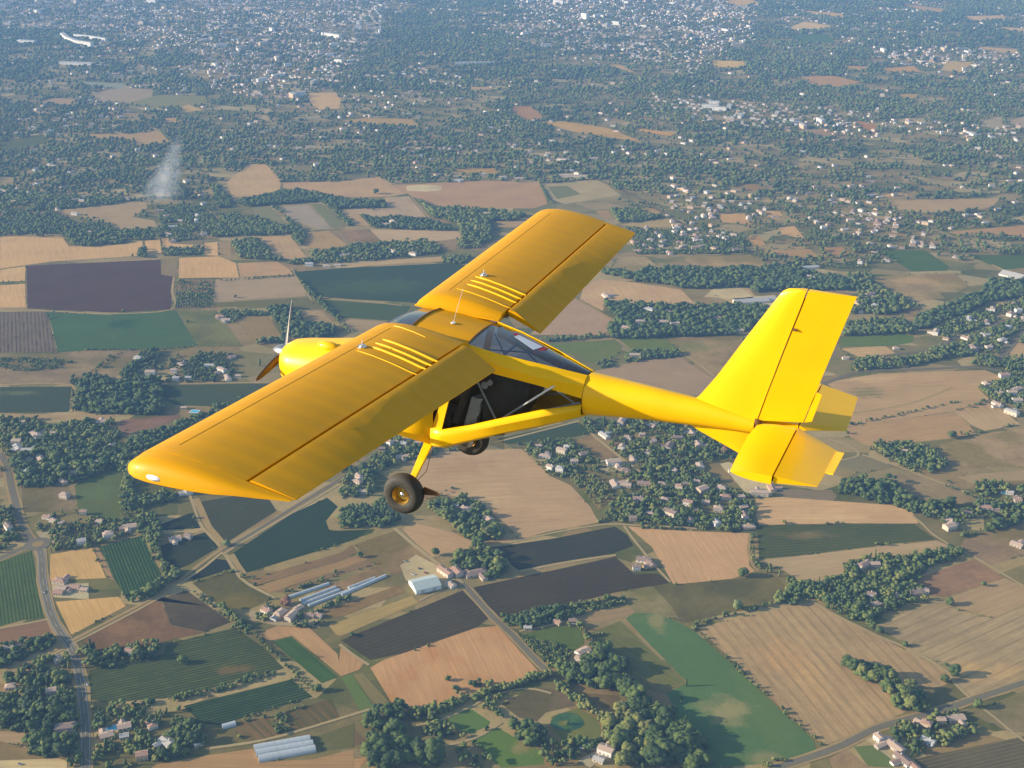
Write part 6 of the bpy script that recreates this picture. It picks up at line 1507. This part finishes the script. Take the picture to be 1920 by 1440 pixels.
# curved apartment block and its neighbours in the far town
def block(cr,ps,wd,h,lab,bend=0):
    q=[Vector(G(*p)) for p in P(cr,ps)]; m=MB(); secs=[]
    for i,p in enumerate(q):
        d=(q[min(i+1,len(q)-1)]-q[max(i-1,0)]).normalized(); n=Vector((-d.y,d.x))*wd/2
        secs.append([(*(p+n),0),(*(p+n),h),(*(p-n),h),(*(p-n),0)])
    m.loft(secs); r=empty('apartment_block',(0,0,0)); tag(r,lab,'apartment block'); c=q[len(q)//2]; r.location=(c.x,c.y,0)
    o=m.obj('wall',WALLS[1],None); 
    for v_ in o.data.vertices: v_.co.x-=c.x; v_.co.y-=c.y
    o.parent=r
    m=MB(); secs=[]
    for i,p in enumerate(q):
        d=(q[min(i+1,len(q)-1)]-q[max(i-1,0)]).normalized(); n=Vector((-d.y,d.x))*(wd/2+.4); p=p-c
        secs.append([(*(p+n),h+.02),(*(p+n),h+.5),(*(p-n),h+.5),(*(p-n),h+.02)])
    m.loft(secs).obj('roof',ROOFS[3],r)
block('A','352,205 380,228 430,248 520,262',16,16,'long curved white apartment block in the far town')
block('A','420,208 500,216 600,232',14,12,'straight white block behind the curved one in the far town')
block('A','105,240 200,246',18,12,'white block left of the curved one in the far town')
block('A','340,360 520,366',24,8,'long pale hall below the curved block in the far town')
block('A','1815,200 1915,215',16,14,'cream block at the right of the far town centre')
block('A','830,15 880,18',18,22,'tall cream block in the upper middle of the far town')
block('B','645,365 860,362',14,9,'row of pale buildings in the clearing of the distant woods')
block('B','1195,22 1250,26',16,20,'tall pale block in the farthest right-hand suburb')
block('B','1355,105 1385,110',16,26,'tower block standing in the distant suburb')
# pools
Mpool=plain('pool_water',(.08,.42,.55),.08,var=.05); Mcop=plain('pool_coping',(.62,.58,.52),.8)
for cr,ps,lw,lab in (('G','635,1215',(11,6),'bright blue swimming pool by the house right of the straight road'),('G','170,1060',(8,4),'small blue pool in the wood left of the straight road'),('G','800,798',(8,4),'small green-blue pool in the grove above the vineyard'),('D','1095,875',(11,9),'pale blue pool on the lawn behind the left wing'),('D','305,1010',(14,7),'light turquoise pool in the woods left of the wing tip'),
                 ('H','1390,1318',(14,6),'turquoise pool beside the white manor'),('H','1308,620',(6,6),'round light blue pool by the lane hedge'),('J','1655,985',(10,5),'blue pool in the wooded village below the tail boom'),('J','1808,1135',(9,5),'blue pool at the lower edge of the wooded village'),
                 ('I','985,548',(11,5),'blue pool above the striped fields'),('E','1820,1335',(11,5),'blue pool near the lower right houses'),('H','1810,60',(8,4),'small blue pool above the tan field'),('E','8,1340',(8,4),'pale blue pool among the village trees')):
    x,y=G(*P(cr,ps)[0]); r=empty('swimming_pool',(x,y,0),random.uniform(-.3,.3)); tag(r,lab,'swimming pool')
    l,w_=lw; MB().box((0,0,.30),(l,w_,.3)).obj('water',Mpool,r)
    m=MB()
    for sx in (-1,1): m.box((sx*(l/2+.6),0,.29),(1.2,w_+2.4,.36)); m.box((0,sx*(w_/2+.6),.29),(l,1.2,.36))
    m.obj('coping',Mcop,r)
# cars
CM={'white':plain('car_white',(.75,.75,.75),.3),'silver':plain('car_silver',(.45,.46,.48),.3,.4),'red':plain('car_red',(.35,.03,.03),.3),'dark':plain('car_dark',(.04,.05,.07),.3)}
def car(u,v,col,lab,hd):
    x,y=G(u,v); x2,y2=G(u+hd[0],v+hd[1]); r=empty('car',(x,y,.4),math.atan2(y2-y,x2-x)); tag(r,lab,'car')
    m=MB(); m.loft([[(xx,-.85*w_,z0),(xx,.85*w_,z0),(xx,.85*w_,z1),(xx,-.85*w_,z1)] for xx,w_,z0,z1 in ((-2.1,.9,.35,.85),(-1.9,1,.3,.95),(0,1,.28,.95),(1.3,1,.3,.85),(2.05,.9,.35,.7))]); m.obj('body',CM[col],r,bevel=.08)
    m=MB(); m.box((-.25,0,1.18),(2.3,1.5,.5),taper=.78); m.obj('cabin',Mwin,r,bevel=.05)
    for sx in (-1.3,1.3):
        for s in (-1,1): MB().tube([(sx,s*.72,.3),(sx,s*.9,.3)],.32,12).obj('wheel',Mtyre,r)
car(83,1111,'white','white car driving down the main road past the wheat plots',(1,6)); car(164,1284,'white','white car on the straight road beside the vineyard',(0,6)); car(37,1437-3,'silver','silver car at the bottom left corner yard',(5,1))
car(786,1067,'dark','dark car parked in the farmyard near the white shed',(4,3)); car(797,1075,'red','red car parked beside the dark one near the white shed',(4,3)); car(775,1078,'white','white van parked in the farmyard clutter',(5,1)); car(1108,1421,'silver','silver car on the drive of the white manor',(4,-2)); car(760,1053,'silver','silver car among the farmyard clutter above the shed',(5,2))
# power poles along the fields
for cr,ps,hh,lab in (('H','45,1180',9,'wooden pole beside the lower left strips'),('I','1652,1055',9,'pole at the junction of the lower right road'),('I','480,1030',8,'pole on the left edge of the striped field'),('I','545,1075',8,'lower pole on the left edge of the striped field'),('J','1335,668',10,'pole beside the dark field under the fuselage'),('I','1075,1215',8,'pole where the striped field meets the road'),('H','598,944',7,'thin pole alone in the orange tan field')):
    x,y=G(*P(cr,ps)[0]); r=empty('utility_pole',(x,y,0)); tag(r,lab,'pole')
    MB().tube([(0,0,0),(0,0,hh)],[.16,.11],8).obj('pole',Mbark,r); MB().box((0,0,hh-.5),(1.6,.14,.14),rz=.4).obj('crossarm',Mbark,r)

# faint window-glare streak imitated by an added volume, thinning out towards its sides
x0,y0=G(298,374)
sm,nt,b=new_mat('glare_volume'); nt.nodes.remove(b); pv=nd(nt,'ShaderNodeVolumePrincipled'); pv.inputs['Color'].default_value=(.85,.86,.9,1); nt.links.new(pv.outputs[0],nt.nodes['Material Output'].inputs['Volume'])
tc=nd(nt,'ShaderNodeTexCoord'); sx=nd(nt,'ShaderNodeSeparateXYZ'); nt.links.new(tc.outputs['Object'],sx.inputs[0])
t=mathn(nt,'MULTIPLY',sx.outputs[2],1/150); rr=mathn(nt,'ADD',mathn(nt,'MULTIPLY',mathn(nt,'SUBTRACT',1,t),48),9)
dx=mathn(nt,'DIVIDE',mathn(nt,'SUBTRACT',sx.outputs[0],mathn(nt,'MULTIPLY',t,62)),rr); dy=mathn(nt,'DIVIDE',sx.outputs[1],rr)
d=mathn(nt,'SQRT',mathn(nt,'ADD',mathn(nt,'MULTIPLY',dx,dx),mathn(nt,'MULTIPLY',dy,dy)))
k=mathn(nt,'MAXIMUM',mathn(nt,'SUBTRACT',1,d),0); nz=ramp(nt,noise(nt,tc.outputs['Object'],1/22,4,.6),[(.35,(.1,)*3),(.65,(1,)*3)])
top=ramp(nt,t,[(.0,(.4,)*3),(.3,(1,)*3),(.8,(.8,)*3),(1,(0,)*3)])
nt.links.new(mathn(nt,'MULTIPLY',mathn(nt,'MULTIPLY',mathn(nt,'MULTIPLY',k,nz),top),.030),pv.inputs['Density'])
m=MB(); secs=[]
for q in (0,.25,.5,.75,1):
    r_=48*(1-q)+9.5; secs.append([(62*q+r_*math.cos(a),r_*math.sin(a),150*q) for a in [2*math.pi*k_/16 for k_ in range(16)]])
o=m.loft(secs).obj('glare_streak',sm); o.location=(x0,y0,1); tag(o,'pale slanting streak of window glare over the wood edge',kind='stuff')
